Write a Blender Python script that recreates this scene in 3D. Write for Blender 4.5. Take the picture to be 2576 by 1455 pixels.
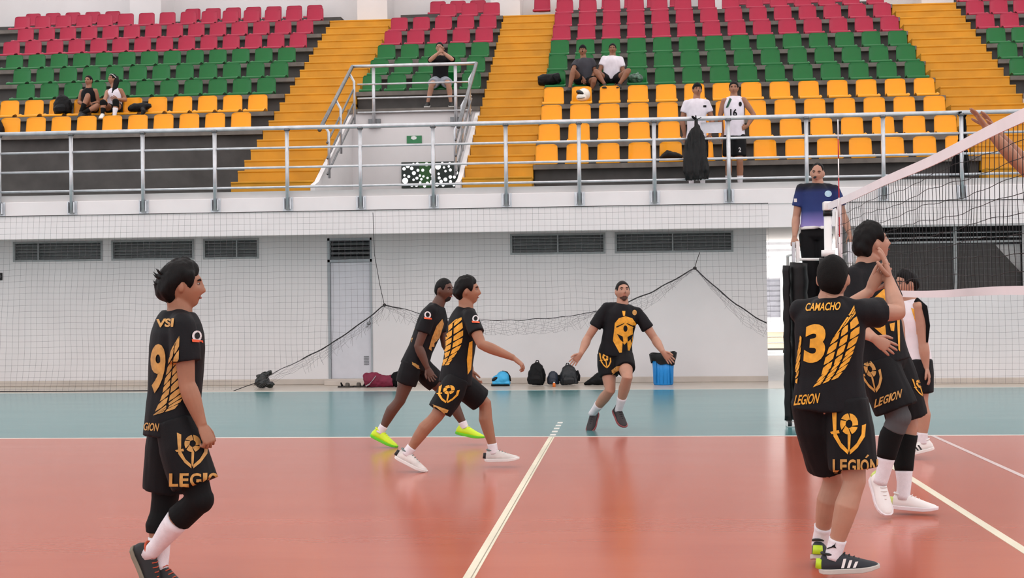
import bpy, bmesh, math, random
import numpy as np
from mathutils import Vector, Matrix, noise
from mathutils.bvhtree import BVHTree
for _o in list(bpy.data.objects): bpy.data.objects.remove(_o)
random.seed(7); np.random.seed(7)
SC = bpy.context.scene; COL = SC.collection
V = Vector

# ------------------------------------------------------------- camera, light
W_, H_, F_ = 2576.0, 1455.0, 3500.0
CAM_H = 1.403; YAW, PITCH, ROLL = 0.0859, 0.00932, 0.01162
_fwd = V((-math.sin(YAW), math.cos(YAW), 0)); _rt = V((math.cos(YAW), math.sin(YAW), 0)); _up = V((0, 0, 1))
_f2 = _fwd*math.cos(PITCH)+_up*math.sin(PITCH); _u2 = _up*math.cos(PITCH)-_fwd*math.sin(PITCH)
_r3 = _rt*math.cos(ROLL)-_u2*math.sin(ROLL); _u3 = _u2*math.cos(ROLL)+_rt*math.sin(ROLL)
CAMP = V((0, 0, CAM_H))
cam = bpy.data.cameras.new('camera'); cam.sensor_width = 36.0; cam.lens = F_/W_*36.0; cam.clip_end = 300
camo = bpy.data.objects.new('camera', cam); COL.objects.link(camo)
_m = Matrix.Identity(4)
for _i in range(3):
    _m[_i][0] = _r3[_i]; _m[_i][1] = _u3[_i]; _m[_i][2] = -_f2[_i]; _m[_i][3] = CAMP[_i]
camo.matrix_world = _m; SC.camera = camo

def ray(px, py):
    return (_r3*((px-W_/2)/F_)-_u3*((py-H_/2)/F_)+_f2)
def P(px, py, Y):
    """world point seen at photo pixel (px,py) standing at depth Y"""
    d = ray(px, py); return CAMP+d*(Y/d.y)
def PZ(px, py, Z=0.0):
    d = ray(px, py); return CAMP+d*((Z-CAM_H)/d.z)

world = bpy.data.worlds.new('overcast_sky'); SC.world = world; world.use_nodes = True
_bg = world.node_tree.nodes['Background']; _bg.inputs[0].default_value = (0.93, 0.965, 1.0, 1); _bg.inputs[1].default_value = 1.7
_sun = bpy.data.lights.new('soft_daylight', 'SUN'); _sun.energy = 26; _sun.angle = math.radians(3); _sun.color = (1.0, 0.97, 0.93)
_suno = bpy.data.objects.new('soft_daylight', _sun); COL.objects.link(_suno)
_suno.rotation_euler = (math.radians(-3), math.radians(30), 0)
vs = SC.view_settings
vs.view_transform = 'Standard'; vs.look = 'None'; vs.gamma = 1; vs.exposure = -0.27; vs.use_curve_mapping = False

# ------------------------------------------------------------- materials
def lin(h):
    h = h.lstrip('#'); c = [int(h[i:i+2], 16)/255 for i in (0, 2, 4)]
    return tuple(x/12.92 if x <= .04045 else ((x+.055)/1.055)**2.4 for x in c)+(1,)
MATS = {}
def mat(name, col, rough=.6, metal=0, var=.12, scale=6, bump=0, bscale=60, stretch=(1, 1, 1), spec=.5, coat=0, emit=0, sheen=0):
    if name in MATS: return MATS[name]
    m = bpy.data.materials.new(name); m.use_nodes = True; nt = m.node_tree; b = nt.nodes['Principled BSDF']
    c = lin(col) if isinstance(col, str) else col
    b.inputs['Roughness'].default_value = rough; b.inputs['Metallic'].default_value = metal
    b.inputs['Specular IOR Level'].default_value = spec; b.inputs['Coat Weight'].default_value = coat
    b.inputs['Sheen Weight'].default_value = sheen
    tc = nt.nodes.new('ShaderNodeTexCoord'); mp = nt.nodes.new('ShaderNodeMapping'); mp.inputs['Scale'].default_value = stretch
    nt.links.new(tc.outputs['Object'], mp.inputs['Vector'])
    n = nt.nodes.new('ShaderNodeTexNoise'); n.inputs['Scale'].default_value = scale; n.inputs['Detail'].default_value = 5
    nt.links.new(mp.outputs[0], n.inputs['Vector'])
    r = nt.nodes.new('ShaderNodeValToRGB'); r.color_ramp.elements[0].position = .3; r.color_ramp.elements[1].position = .7
    r.color_ramp.elements[0].color = tuple(x*(1-var) for x in c[:3])+(1,)
    r.color_ramp.elements[1].color = tuple(min(1, x*(1+var)) for x in c[:3])+(1,)
    nt.links.new(n.outputs['Fac'], r.inputs['Fac']); nt.links.new(r.outputs['Color'], b.inputs['Base Color'])
    if bump:
        n2 = nt.nodes.new('ShaderNodeTexNoise'); n2.inputs['Scale'].default_value = bscale; n2.inputs['Detail'].default_value = 3
        nt.links.new(mp.outputs[0], n2.inputs['Vector'])
        bp = nt.nodes.new('ShaderNodeBump'); bp.inputs['Strength'].default_value = bump; bp.inputs['Distance'].default_value = .01
        nt.links.new(n2.outputs['Fac'], bp.inputs['Height']); nt.links.new(bp.outputs['Normal'], b.inputs['Normal'])
    if emit:
        b.inputs['Emission Color'].default_value = c; b.inputs['Emission Strength'].default_value = emit
    MATS[name] = m; return m

white_wall = mat('white_painted_wall', '#dcd8d8', .75, var=.04, scale=1.3, bump=.05, bscale=30)
white_trim = mat('white_painted_beam', '#e6e1e1', .65, var=.03, scale=2)
grey_ledge = mat('pale_grey_ledge', '#c9c7c6', .7, var=.05, scale=3)
conc = mat('dark_concrete', '#4a4745', .85, var=.22, scale=3, bump=.1, bscale=25)
conc_edge = mat('worn_concrete_edge', '#6b655f', .8, var=.22, scale=5, bump=.1)
yel_step = mat('yellow_stair_paint', '#c98c10', .6, var=.13, scale=2.2, bump=.06, bscale=14)
steel = mat('galvanised_steel', '#c6c8cc', .35, metal=.6, var=.12, scale=8)
steel_d = mat('weathered_steel', '#77787a', .4, metal=.7, var=.2, scale=9)
alu = mat('grey_aluminium', '#8d9191', .5, metal=.4, var=.12, scale=7)
dark_in = mat('unlit_room_shade', '#3b3a39', .9, var=.15)
black_plastic = mat('black_plastic', '#0b0b0d', .45, var=.2, spec=.3)
black_cloth = mat('black_fabric', '#0a0a0c', .85, var=.25, scale=12, bump=.15, bscale=80, spec=.2)
black_vinyl = mat('black_vinyl_padding', '#08080a', .5, var=.25, scale=9, bump=.35, bscale=14, spec=.3)
white_paint = mat('white_enamel', '#e4e4e2', .35, var=.04)
red_p = mat('red_seat_plastic', '#a61a3d', .3, var=.07, scale=3, spec=.35)
green_p = mat('green_seat_plastic', '#036429', .3, var=.07, scale=3, spec=.35)
yellow_p = mat('yellow_seat_plastic', '#ec9c06', .32, var=.06, scale=3, spec=.35)
string_m = mat('dark_net_string', '#5d595d', .9, var=.15)
rope_m = mat('dark_rope', '#2b2828', .9, var=.2)
sand = mat('beige_border_floor', '#bdb3a6', .3, var=.08, scale=2)
skirt = mat('beige_skirting', '#bfb4aa', .7, var=.08, scale=3)
line_m = mat('cream_court_tape', '#d7d1ba', .45, var=.12, scale=9, stretch=(1, .15, 1))
line_g = mat('grey_court_tape', '#c4b4b2', .45, var=.1, scale=9)
line_w = mat('white_court_tape', '#d6d4cd', .4, var=.06)

def floor_mat(name, c1, c2, rough):
    m = bpy.data.materials.new(name); m.use_nodes = True; nt = m.node_tree; b = nt.nodes['Principled BSDF']
    tc = nt.nodes.new('ShaderNodeTexCoord'); mp = nt.nodes.new('ShaderNodeMapping'); mp.inputs['Scale'].default_value = (.25, 1.3, 1)
    nt.links.new(tc.outputs['Object'], mp.inputs[0])
    n = nt.nodes.new('ShaderNodeTexNoise'); n.inputs['Scale'].default_value = 1.6; n.inputs['Detail'].default_value = 7; n.inputs['Roughness'].default_value = .65
    nt.links.new(mp.outputs[0], n.inputs['Vector'])
    r = nt.nodes.new('ShaderNodeValToRGB'); r.color_ramp.elements[0].position = .2; r.color_ramp.elements[1].position = .8
    b.inputs['Specular IOR Level'].default_value = .75
    r.color_ramp.elements[0].color = lin(c1); r.color_ramp.elements[1].color = lin(c2)
    nt.links.new(n.outputs['Fac'], r.inputs['Fac']); nt.links.new(r.outputs[0], b.inputs['Base Color'])
    rr = nt.nodes.new('ShaderNodeMapRange'); rr.inputs['To Min'].default_value = rough*.85; rr.inputs['To Max'].default_value = rough*1.2
    nt.links.new(n.outputs['Fac'], rr.inputs['Value']); nt.links.new(rr.outputs[0], b.inputs['Roughness'])
    n2 = nt.nodes.new('ShaderNodeTexNoise'); n2.inputs['Scale'].default_value = 9; n2.inputs['Detail'].default_value = 2
    mp2 = nt.nodes.new('ShaderNodeMapping'); mp2.inputs['Scale'].default_value = (.3, 2.2, 1)
    nt.links.new(tc.outputs['Object'], mp2.inputs[0]); nt.links.new(mp2.outputs[0], n2.inputs['Vector'])
    bp = nt.nodes.new('ShaderNodeBump'); bp.inputs['Strength'].default_value = .035; bp.inputs['Distance'].default_value = .01
    nt.links.new(n2.outputs['Fac'], bp.inputs['Height']); nt.links.new(bp.outputs[0], b.inputs['Normal'])
    return m
court_m = floor_mat('orange_sports_floor', '#b05843', '#b7604a', .2)
teal_m = floor_mat('teal_sports_floor', '#487c7e', '#508486', .2)

# ------------------------------------------------------------- mesh helpers
class MB:
    def __init__(s): s.v = []; s.f = []
    def add(s, vs_, fs):
        k = len(s.v); s.v.extend([tuple(p) for p in vs_]); s.f.extend([tuple(i+k for i in f) for f in fs]); return s
    def box(s, a, b):
        (x0, y0, z0), (x1, y1, z1) = a, b
        return s.add([(x0, y0, z0), (x1, y0, z0), (x1, y1, z0), (x0, y1, z0), (x0, y0, z1), (x1, y0, z1), (x1, y1, z1), (x0, y1, z1)],
              [(0, 3, 2, 1), (4, 5, 6, 7), (0, 1, 5, 4), (1, 2, 6, 5), (2, 3, 7, 6), (3, 0, 4, 7)])
    def prism(s, poly, d):
        """poly: list of 3d points (closed outline), extruded by vector d"""
        n = len(poly); d = V(d)
        vs_ = [V(p) for p in poly]+[V(p)+d for p in poly]
        fs = [tuple(range(n-1, -1, -1)), tuple(range(n, 2*n))]+[(i, (i+1) % n, n+(i+1) % n, n+i) for i in range(n)]
        return s.add(vs_, fs)
    def tube(s, pts, r, n=10, ref=None, caps=True, squash=None):
        """swept tube; r scalar / list of r / list of (a,b); ref = direction of the a axis"""
        pts = [V(p) for p in pts]; k = len(pts)
        rr = r if isinstance(r, (list, tuple)) else [r]*k
        tang = []
        for i in range(k):
            t = (pts[min(i+1, k-1)]-pts[max(i-1, 0)])
            if t.length < 1e-9: t = V((0, 0, 1))
            tang.append(t.normalized())
        base = len(s.v); prev = None
        for i in range(k):
            t = tang[i]
            if ref is not None:
                rf = ref[i] if isinstance(ref, list) else ref
                a = V(rf)-t*V(rf).dot(t)
            else:
                a = prev-t*prev.dot(t) if prev is not None else (V((1, 0, 0)) if abs(t.x) < .8 else V((0, 1, 0)))-t*t.dot(V((1, 0, 0)) if abs(t.x) < .8 else V((0, 1, 0)))
            if a.length < 1e-6: a = t.orthogonal()
            a.normalize(); prev = a; b = t.cross(a)
            ra, rb = rr[i] if isinstance(rr[i], (list, tuple)) else (rr[i], rr[i])
            for j in range(n):
                w = 2*math.pi*j/n
                s.v.append(tuple(pts[i]+a*(ra*math.cos(w))+b*(rb*math.sin(w))))
        for i in range(k-1):
            for j in range(n):
                j2 = (j+1) % n
                s.f.append((base+i*n+j, base+i*n+j2, base+(i+1)*n+j2, base+(i+1)*n+j))
        if caps:
            s.f.append(tuple(base+j for j in range(n-1, -1, -1)))
            s.f.append(tuple(base+(k-1)*n+j for j in range(n)))
        return s
    def ell(s, c, r, n=16, m=12, rot=None):
        c = V(c); base = len(s.v)
        R = rot or Matrix.Identity(3)
        s.v.append(tuple(c+R @ V((0, 0, r[2]))))
        for i in range(1, m):
            th = math.pi*i/m
            for j in range(n):
                w = 2*math.pi*j/n
                s.v.append(tuple(c+R @ V((r[0]*math.sin(th)*math.cos(w), r[1]*math.sin(th)*math.sin(w), r[2]*math.cos(th)))))
        s.v.append(tuple(c+R @ V((0, 0, -r[2])))); last = len(s.v)-1
        for j in range(n):
            s.f.append((base, base+1+j, base+1+(j+1) % n))
            s.f.append((last, last-n+(j+1) % n, last-n+j))
        for i in range(m-2):
            for j in range(n):
                a = base+1+i*n
                s.f.append((a+j, a+n+j, a+n+(j+1) % n, a+(j+1) % n))
        return s
    def mesh(s, name):
        me = bpy.data.meshes.new(name); me.from_pydata(s.v, [], s.f); me.update(); return me
    def obj(s, name, m, parent=None, smooth=False, bev=0):
        me = s.mesh(name)
        return mkobj(name, me, m, parent, smooth, bev)

def mkobj(name, me, m, parent=None, smooth=False, bev=0):
    me.materials.clear(); me.materials.append(m)
    if smooth: me.polygons.foreach_set('use_smooth', [True]*len(me.polygons))
    o = bpy.data.objects.new(name, me); COL.objects.link(o)
    if parent:
        o.parent = parent; o.matrix_parent_inverse = parent_inv(parent)
    if bev:
        b = o.modifiers.new('bevel', 'BEVEL'); b.width = bev; b.segments = 2; b.limit_method = 'ANGLE'
    return o
def parent_inv(p):
    m = Matrix.LocRotScale(p.location, p.rotation_euler, p.scale)
    if p.parent: m = Matrix.LocRotScale(p.parent.location, p.parent.rotation_euler, p.parent.scale) @ p.matrix_parent_inverse @ m
    return m.inverted()
def tag(o, label=None, cat=None, group=None, kind=None):
    if label: o['label'] = label
    if cat: o['category'] = cat
    if group: o['group'] = group
    if kind: o['kind'] = kind
    return o
def thing(name, label, cat, loc=(0, 0, 0), group=None):
    o = bpy.data.objects.new(name, None); COL.objects.link(o); o.location = loc; o.empty_display_size = .1
    return tag(o, label, cat, group)
def struct(name, label=None):
    o = bpy.data.objects.new(name, None); COL.objects.link(o); o['kind'] = 'structure'
    if label: o['label'] = label
    return o
def part_label(o, l): o['label'] = l; return o
# ============================================================= SETTING
YS, YT, YW, YF = 14.42, 22.0, 23.9, 22.9      # sideline, end of teal, wall under balcony, balcony front
ZD, ZB = 3.31, 2.57                            # balcony deck, underside of balcony beam
def rowY(i): return 24.7+.88*(i-1)
def rowZ(i): return 3.84+.48*(i-1)

floor = struct('floor')
MB().box((-30, -8, -.1), (30, YS, 0)).obj('court_surface', court_m, floor)
MB().box((-30, YS, -.1), (30, YT, 0)).obj('free_zone_surface', teal_m, floor)
MB().box((-30, YT, -.1), (30, 24.2, -.0)).obj('border_strip', sand, floor)
def gline(x0, y0, x1, y1, m, z=.0025, name='court_line'):
    return MB().box((x0, y0, -.05), (x1, y1, z)).obj(name, m, floor)
gline(-30, YS-.025, 30, YS+.025, line_w, .003)
gline(-.875, -6, -.815, YS-.03, line_m)
gline(-.835, -6, -.829, YS-.03, mat('line_seam', '#8f8672', .6), .0032, 'line_seam')
gline(2.105, -6, 2.165, YS-.03, line_m)
gline(2.99, -6, 3.035, YS-.03, line_g)
for k in range(5): gline(-.875, YS+.12+k*.36, -.815, YS+.12+k*.36+.17, line_w, .0025, 'line_dash')
gline(-30, YT-.02, 30, YT+.02, line_w, .003)

# wall under the balcony, with window and door openings
def holed_wall(name, x0, x1, z0, z1, y0, y1, holes, m):
    xs = sorted({x0, x1, *[h[0] for h in holes], *[h[1] for h in holes]}); zs = sorted({z0, z1, *[h[2] for h in holes], *[h[3] for h in holes]})
    mb = MB()
    for a, b in zip(xs, xs[1:]):
        run = None
        for c, d in zip(zs, zs[1:]):
            hit = any(h[0] < (a+b)/2 < h[1] and h[2] < (c+d)/2 < h[3] for h in holes)
            if not hit:
                run = [c, d] if run is None else [run[0], d]
            if (hit or d == zs[-1]) and run:
                mb.box((a, y0, run[0]), (b, y1, run[1])); run = None
    return tag(mb.obj(name, m), kind='structure')
WIN = [(-10.96, -9.32), (-9.16, -7.66), (-7.5, -6.5), (-2.08, -.44), (-.28, 1.73)]
WZ = (2.215, 2.575)
holes = [(a, b, *WZ) for a, b in WIN]+[(-5.28, -4.5, .085, 2.55)]
holed_wall('wall_back', -30, 2.285, 0, 2.9, YW, YW+.18, holes, white_wall)
holed_wall('wall_back_right', 3.62, 30, 0, ZB, 22.93, 23.13, [(3.95, 6.3, 1.5, 2.545)], white_wall)
rb = struct('wall_recess')
MB().box((3.7, 24.4, 0), (8, 24.5, 2.8)).obj('recess_back', mat('recess_shade', '#2c2e2f', .9, var=.1), rb)  # dark back panel, its colour stands in for shade inside the recess
MB().box((3.62, 23.13, 0), (3.72, 24.6, 2.8)).obj('recess_side', white_wall, rb)
MB().prism([(3.95, 23.2, 1.5), (6.3, 23.2, 1.5), (6.3, 23.2, 1.78), (5.86, 23.2, 2.28), (3.95, 23.2, 2.28)], (0, .03, 0)).obj('recess_screen', mat('charcoal_mesh_screen', '#3c3a38', .9, var=.12, scale=20), rb)
for z, h in ((2.28, .035), (2.36, .02), (2.44, .012)): MB().box((3.95, 23.17, z), (6.3, 23.2, z+h)).obj('recess_bar', alu, rb)
MB().box((5.22, 23.14, 1.5), (5.27, 23.19, 2.545)).obj('recess_post', alu, rb)
MB().prism([(5.9, 23.24, 1.5), (6.3, 23.24, 1.5), (6.3, 23.24, 2.25), (5.9, 23.24, 2.25)], (0, .03, 0)).obj('pale_panel', mat('pale_grey_panel', '#a9a8a7', .8), rb)
tag(MB().box((-30, YW+1.6, 0), (2.285, YW+1.7, 2.9)).obj('wall_storeroom', dark_in), kind='structure')  # added backing, dark grey stands in for the unlit room behind the louvres
for nm, x0, x1, y in (('baseboard_back', -30, 2.285, YW), ('baseboard_back_right', 3.62, 30, 22.93)):
    tag(MB().box((x0, y-.035, 0), (x1, y, .1)).obj(nm, skirt, bev=.01), kind='structure')
# louvred windows
def louvre(idx, a, b, nsl, mull):
    w = struct('window_%d' % idx); y = YW-.012
    mb = MB(); t = .035
    mb.box((a, y, WZ[0]), (b, y+.1, WZ[0]+t)); mb.box((a, y, WZ[1]-t), (b, y+.1, WZ[1]))
    mb.box((a, y, WZ[0]+t), (a+t, y+.1, WZ[1]-t)); mb.box((b-t, y, WZ[0]+t), (b, y+.1, WZ[1]-t))
    mb.obj('window_frame', alu, w)
    for k in range(nsl):
        z = WZ[0]+t+(k+.5)*(WZ[1]-WZ[0]-2*t)/nsl
        MB().prism([(a+t, y+.03, z-.018), (a+t, y+.035, z-.024), (a+t, y+.085, z+.022), (a+t, y+.08, z+.028)], (b-a-2*t, 0, 0)).obj('louvre_slat', alu, w)
    if mull:
        x = a+(b-a)*mull
        MB().box((x-.012, y+.01, WZ[0]+t), (x+.012, y+.09, WZ[1]-t)).obj('mullion', alu, w)
for i, ((a, b), mu) in enumerate(zip(WIN, (.28, 0, .6, .5, .49))): louvre(i+1, a, b, 5, mu)
# door with transom louvres
d = struct('door_1'); y = YW-.015; a, b = -5.28, -4.5
fm = mat('grey_door_frame', '#9a9fa3', .5, var=.06)
mb = MB()
for q in ((a, .085, a+.04, 2.55), (b-.03, .085, b, 2.55), (a, 2.51, b, 2.55), (a, 2.13, b, 2.18)): mb.box((q[0], y, q[1]), (q[2], y+.12, q[3]))
mb.obj('door_frame', fm, d)
leaf = MB().box((a+.045, y+.04, .1), (b-.033, y+.08, 2.125)).obj('door_leaf', mat('grey_white_door', '#cbcad0', .5, var=.03), d)
mb = MB()
vx, vz = -4.66, .34
for k in range(6): mb.box((vx, y+.03, vz+k*.027), (vx+.085, y+.04, vz+k*.027+.014))
mb.obj('vent_grille', mat('grey_vent', '#77787c', .5), leaf)
MB().tube([(-4.6, y+.03, 1.02), (-4.6, y+.0, 1.02), (-4.6, y-.01, 1.0)], .02, 8).obj('door_knob', steel, leaf, True)
for k in range(4):
    z = 2.2+k*.08
    MB().prism([(a+.04, y+.02, z-.01), (a+.04, y+.025, z-.014), (a+.04, y+.09, z+.03), (a+.04, y+.085, z+.034)], (b-a-.07, 0, 0)).obj('transom_slat', alu, d)
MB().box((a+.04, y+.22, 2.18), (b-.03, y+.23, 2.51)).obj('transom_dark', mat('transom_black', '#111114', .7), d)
MB().box((a-.02, YW-.3, 0), (b+.02, YW, .085)).obj('door_step', skirt, d, bev=.01)

# balcony: beam, ledge, deck, soffit
bal = struct('balcony')
MB().box((-30, YF, ZB), (30, YF+.3, 2.95)).obj('edge_beam', white_trim, bal)
MB().box((-30, YF-.02, 2.95), (30, YF+.3, 3.2)).obj('fascia_band', white_trim, bal, bev=.01)
MB().box((-30, YF+.02, 3.2), (30, YF+.3, ZD)).obj('ledge', grey_ledge, bal)
MB().box((-30, YF+.3, 3.1), (30, 27.6, ZD-.02)).obj('deck', conc, bal)
MB().box((-30, YF+.3, 2.82), (2.3, YW+.2, 2.9)).obj('soffit', white_trim, bal)
MB().box((5.5, YF+.3, 2.82), (30, YW+.2, 2.9)).obj('soffit', white_trim, bal)
MB().box((2.3, YF+.3, 2.82), (5.5, 34.6, 2.9)).obj('soffit', white_trim, bal)

# passage under the stand, open to daylight behind
pas = struct('passage')
MB().box((2.285-.2, YW+.18, 0), (2.285, 34.6, 2.85)).obj('passage_side', white_wall, pas)
MB().box((5.5, 24.6, 0), (5.7, 34.6, 2.85)).obj('passage_side', white_wall, pas)
MB().box((2.285, 24.2, -.1), (5.5, 34.6, 0)).obj('passage_floor', mat('pale_cement', '#c9c6c6', .3, var=.08), pas)
MB().box((-30, 34.6, -.1), (30, 80, 0)).obj('yard_ground', mat('yard_cement', '#c2c0bc', .6, var=.1), pas)
yb = struct('wall_yard')
MB().box((-10, 50.2, 0), (24, 50.5, 4.2)).obj('yard_wall', mat('yard_wall_paint', '#dddbdf', .7, var=.05), yb)
MB().box((4.3, 50.1, .75), (6.2, 50.2, 2.1)).obj('roller_shutter', mat('grey_shutter', '#8b8b94', .5, metal=.2), yb)
for k in range(7):
    z = .82+k*.18; MB().box((4.3, 50.07, z), (6.2, 50.1, z+.13)).obj('shutter_slat', mat('grey_shutter', '#8b8b94', .5), yb)
for k in range(5):
    z = 2.7+k*.24; MB().box((4.0, 49.9, z), (7.2, 50.0, z+.14)).obj('sun_louvre', white_paint, yb)
MB().box((5.25, 49.98, 0), (5.36, 50.06, 2.7)).obj('yard_post', white_paint, yb)
wood_p = mat('pale_timber', '#e2cdb8', .7, var=.15, scale=4, stretch=(.2, 3, 3))
for k in range(3):
    b_ = MB().box((3.1, 36.5, .121+k*.15), (4.8, 36.8, .121+k*.15+.135)).obj('timber_plank', wood_p, bev=.008)
    tag(b_, ['lowest pale timber plank in the stack beyond the bright passage', 'middle pale timber plank in the stack beyond the bright passage', 'topmost pale timber plank in the stack beyond the bright passage'][k], 'plank', 'planks beyond the passage')
tr = thing('plank_trestle', 'low dark bench carrying the timber planks beyond the passage', 'bench', (3.9, 36.65, 0))
MB().box((3.1, 36.52, .07), (4.8, 36.78, .12)).obj('bench_top', conc, tr)
for x in (3.15, 3.9, 4.7): MB().box((x, 36.55, 0), (x+.07, 36.75, .07)).obj('bench_leg', conc, tr)
# ------------------------------------------------------------- terraces
BLK = {'left': (-19, -7.1, 3), 'middle': (-5.6, -2.95, 4), 'right': (-1.72, 6.05, 1), 'far right': (7.5, 16, 4)}
for bn, (x0, x1, r0) in BLK.items():
    t = struct('terrace')
    e = .0
    for i in range(r0, 11):
        Yi, Zi = rowY(i), rowZ(i)
        zb = ZD-.02 if i == r0 and bn in ('left', 'right') else Zi-.48
        MB().box((x0, Yi-.03, Zi-.085), (x1, Yi+.9, Zi)).obj('tread_slab', conc_edge, t)
        MB().box((x0+.02, Yi+.1, zb-.0), (x1-.02, Yi+.2, Zi-.085)).obj('riser', conc, t)
    # back plinth carrying the top row
    Yp = rowY(10)+1.3
    MB().box((x0, Yp-.75, rowZ(10)-.1), (x1, Yp+1.2, rowZ(10)+.0)).obj('top_deck', conc_edge, t)
    MB().box((x0, Yp, rowZ(10)), (x1, Yp+1.1, rowZ(10)+.36)).obj('top_plinth', conc, t)
    for sx in (x0+.005, x1-.105):
        prof = [(rowY(r0)+.12, rowZ(r0)-.48 if bn != 'left' else ZD)]
        for i in range(r0, 11): prof += [(rowY(i)+.12, rowZ(i)-.086), (rowY(i+1)+.12, rowZ(i)-.086)]
        prof += [(rowY(11)+.12, 7.2), (rowY(11)+.12, prof[0][1])]
        MB().prism([(sx, p, q) for p, q in prof], (.1, 0, 0)).obj('end_wall', conc, t)
STAIR = [(-7.1, -5.6), (-2.95, -1.72), (6.05, 7.5)]
for x0, x1 in STAIR:
    t = struct('stair')
    n = 0
    for i in range(1, 11):
        for half in (0, 1):
            Y0 = rowY(i)-.44*(1-half); Z1 = rowZ(i)-.24*(1-half)
            MB().prism([(x0+.004, p, q) for p, q in ((Y0-.014, Z1), (Y0-.014, Z1-.03), (Y0, Z1-.04), (Y0, Z1-.3), (Y0+.6, Z1-.3), (Y0+.6, Z1))], (x1-x0-.008, 0, 0)).obj('step', yel_step, t, bev=.006)
    MB().box((x0+.004, rowY(10)+.55, rowZ(10)-.2), (x1-.004, rowY(10)+2.3, rowZ(10)-.005)).obj('landing', yel_step, t)

# unseen translucent roof, added to dim the hall and diffuse daylight into it
roof_m = bpy.data.materials.new('light_diffusing_roof'); roof_m.use_nodes = True
_rn = roof_m.node_tree; _ro = [n for n in _rn.nodes if n.type == 'OUTPUT_MATERIAL'][0]
_tl = _rn.nodes.new('ShaderNodeBsdfTranslucent'); _df = _rn.nodes.new('ShaderNodeBsdfDiffuse'); _mx = _rn.nodes.new('ShaderNodeMixShader')
_nz = _rn.nodes.new('ShaderNodeTexNoise'); _nz.inputs['Scale'].default_value = .4; _cr = _rn.nodes.new('ShaderNodeValToRGB')
_cr.color_ramp.elements[0].color = (.80, .82, .84, 1); _cr.color_ramp.elements[1].color = (.9, .91, .92, 1)
_rn.links.new(_nz.outputs['Fac'], _cr.inputs['Fac']); _rn.links.new(_cr.outputs[0], _tl.inputs[0]); _rn.links.new(_cr.outputs[0], _df.inputs[0])
_mx.inputs[0].default_value = .82; _rn.links.new(_tl.outputs[0], _mx.inputs[1]); _rn.links.new(_df.outputs[0], _mx.inputs[2]); _rn.links.new(_mx.outputs[0], _ro.inputs['Surface'])
_me = bpy.data.meshes.new('added_ceiling'); _me.from_pydata([(-34, -14, 15), (34, -14, 15), (34, 36, 15), (-34, 36, 15)], [], [(3, 2, 1, 0)])
tag(mkobj('added_ceiling', _me, roof_m), kind='structure')
# back wall of the stand with columns
bw = struct('wall_stand_back')
Yb = rowY(10)+2.3
MB().box((-30, Yb, 6.5), (30, Yb+.25, 10.05)).obj('parapet', white_wall, bw)
MB().box((-30, Yb, 12.2), (30, Yb+.25, 13.5)).obj('lintel', white_wall, bw)
MB().box((-30, Yb, 2.9), (30, Yb+.25, 6.5)).obj('rear_wall', white_wall, bw)
for xc, w in ((-12.05, .8), (-6.3, .75), (-3.0, .72), (2.2, .7), (7.35, .75), (-17.5, .8), (13, .8)):
    MB().box((xc-w/2, Yb-1.05 if xc not in () else Yb, 6.5), (xc+w/2, Yb, 13.5)).obj('column', white_wall, bw)

# vomitory: white recess, side parapets, exit sign, pierced screen
def vomitory(x0, x1, screen):
    t = struct('vomitory')
    yb_ = 27.36
    MB().box((x0, yb_, ZD), (x1, yb_+.12, rowZ(4)-.086)).obj('recess_wall', white_wall, t)
    for sx in (x0+.005, x1-.085):
        prof = [(24.0, ZD), (24.0, 3.5), (24.3, 3.58), (yb_, rowZ(4)-.1), (yb_, ZD)]
        MB().prism([(sx, p, q) for p, q in prof], (.08, 0, 0)).obj('side_parapet', white_wall, t)
    if screen:
        sgn = thing('exit_sign', 'small green exit sign with white mark on the white recess wall', 'sign', (-3.9, yb_, 4.7))
        c = P(1042, 351, yb_-.02)
        MB().box((c.x-.15, yb_-.02, c.z-.075), (c.x+.15, yb_, c.z+.075)).obj('sign_plate', mat('green_sign', '#2c7a4a', .5), sgn)
        w = P(1041, 347, yb_-.02)
        MB().prism([(w.x+.062*math.cos(k*math.pi/3+.4), yb_-.024, w.z+.04*math.sin(k*math.pi/3+.4)) for k in range(6)], (0, .004, 0)).obj('sign_mark', white_paint, sgn)
        s = struct('window_6')
        A, B = P(1010, 409, yb_-.03), P(1156, 471, yb_-.03)
        MB().box((A.x, yb_-.05, B.z), (B.x, yb_-.02, A.z)).obj('pierced_panel', mat('pierced_dark_panel', '#26302c', .7), s)
        MB().box((A.x+.36, yb_-.053, B.z), (A.x+.58, yb_-.05, A.z)).obj('green_stripe', mat('green_panel', '#2f5a2c', .7), s)
        rnd = random.Random(5); pl = []
        lit = mat('painted_daylight', '#ffffff', .5, emit=.9, var=0)  # glowing discs on the solid panel stand in for daylight through its holes
        tries = 0
        while len(pl) < 46 and tries < 4000:
            tries += 1
            r = rnd.choice([.085, .06, .045, .035, .03, .025]) if len(pl) < 12 else rnd.choice([.04, .03, .024])
            x = rnd.uniform(A.x+r, B.x-r); z = rnd.uniform(B.z+r, A.z-r)
            if all((x-p[0])**2+(z-p[1])**2 > (r+p[2]+.012)**2 for p in pl):
                pl.append((x, z, r))
                k0 = rnd.random(); n = 9
                MB().prism([(x+r*math.cos(2*math.pi*(k+k0)/n), yb_-.056, z+r*math.sin(2*math.pi*(k+k0)/n)) for k in range(n)], (0, .01, 0)).obj('daylight_disc', lit, s)
vomitory(-5.6, -2.95, True); vomitory(7.5, 10.15, False)

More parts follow.
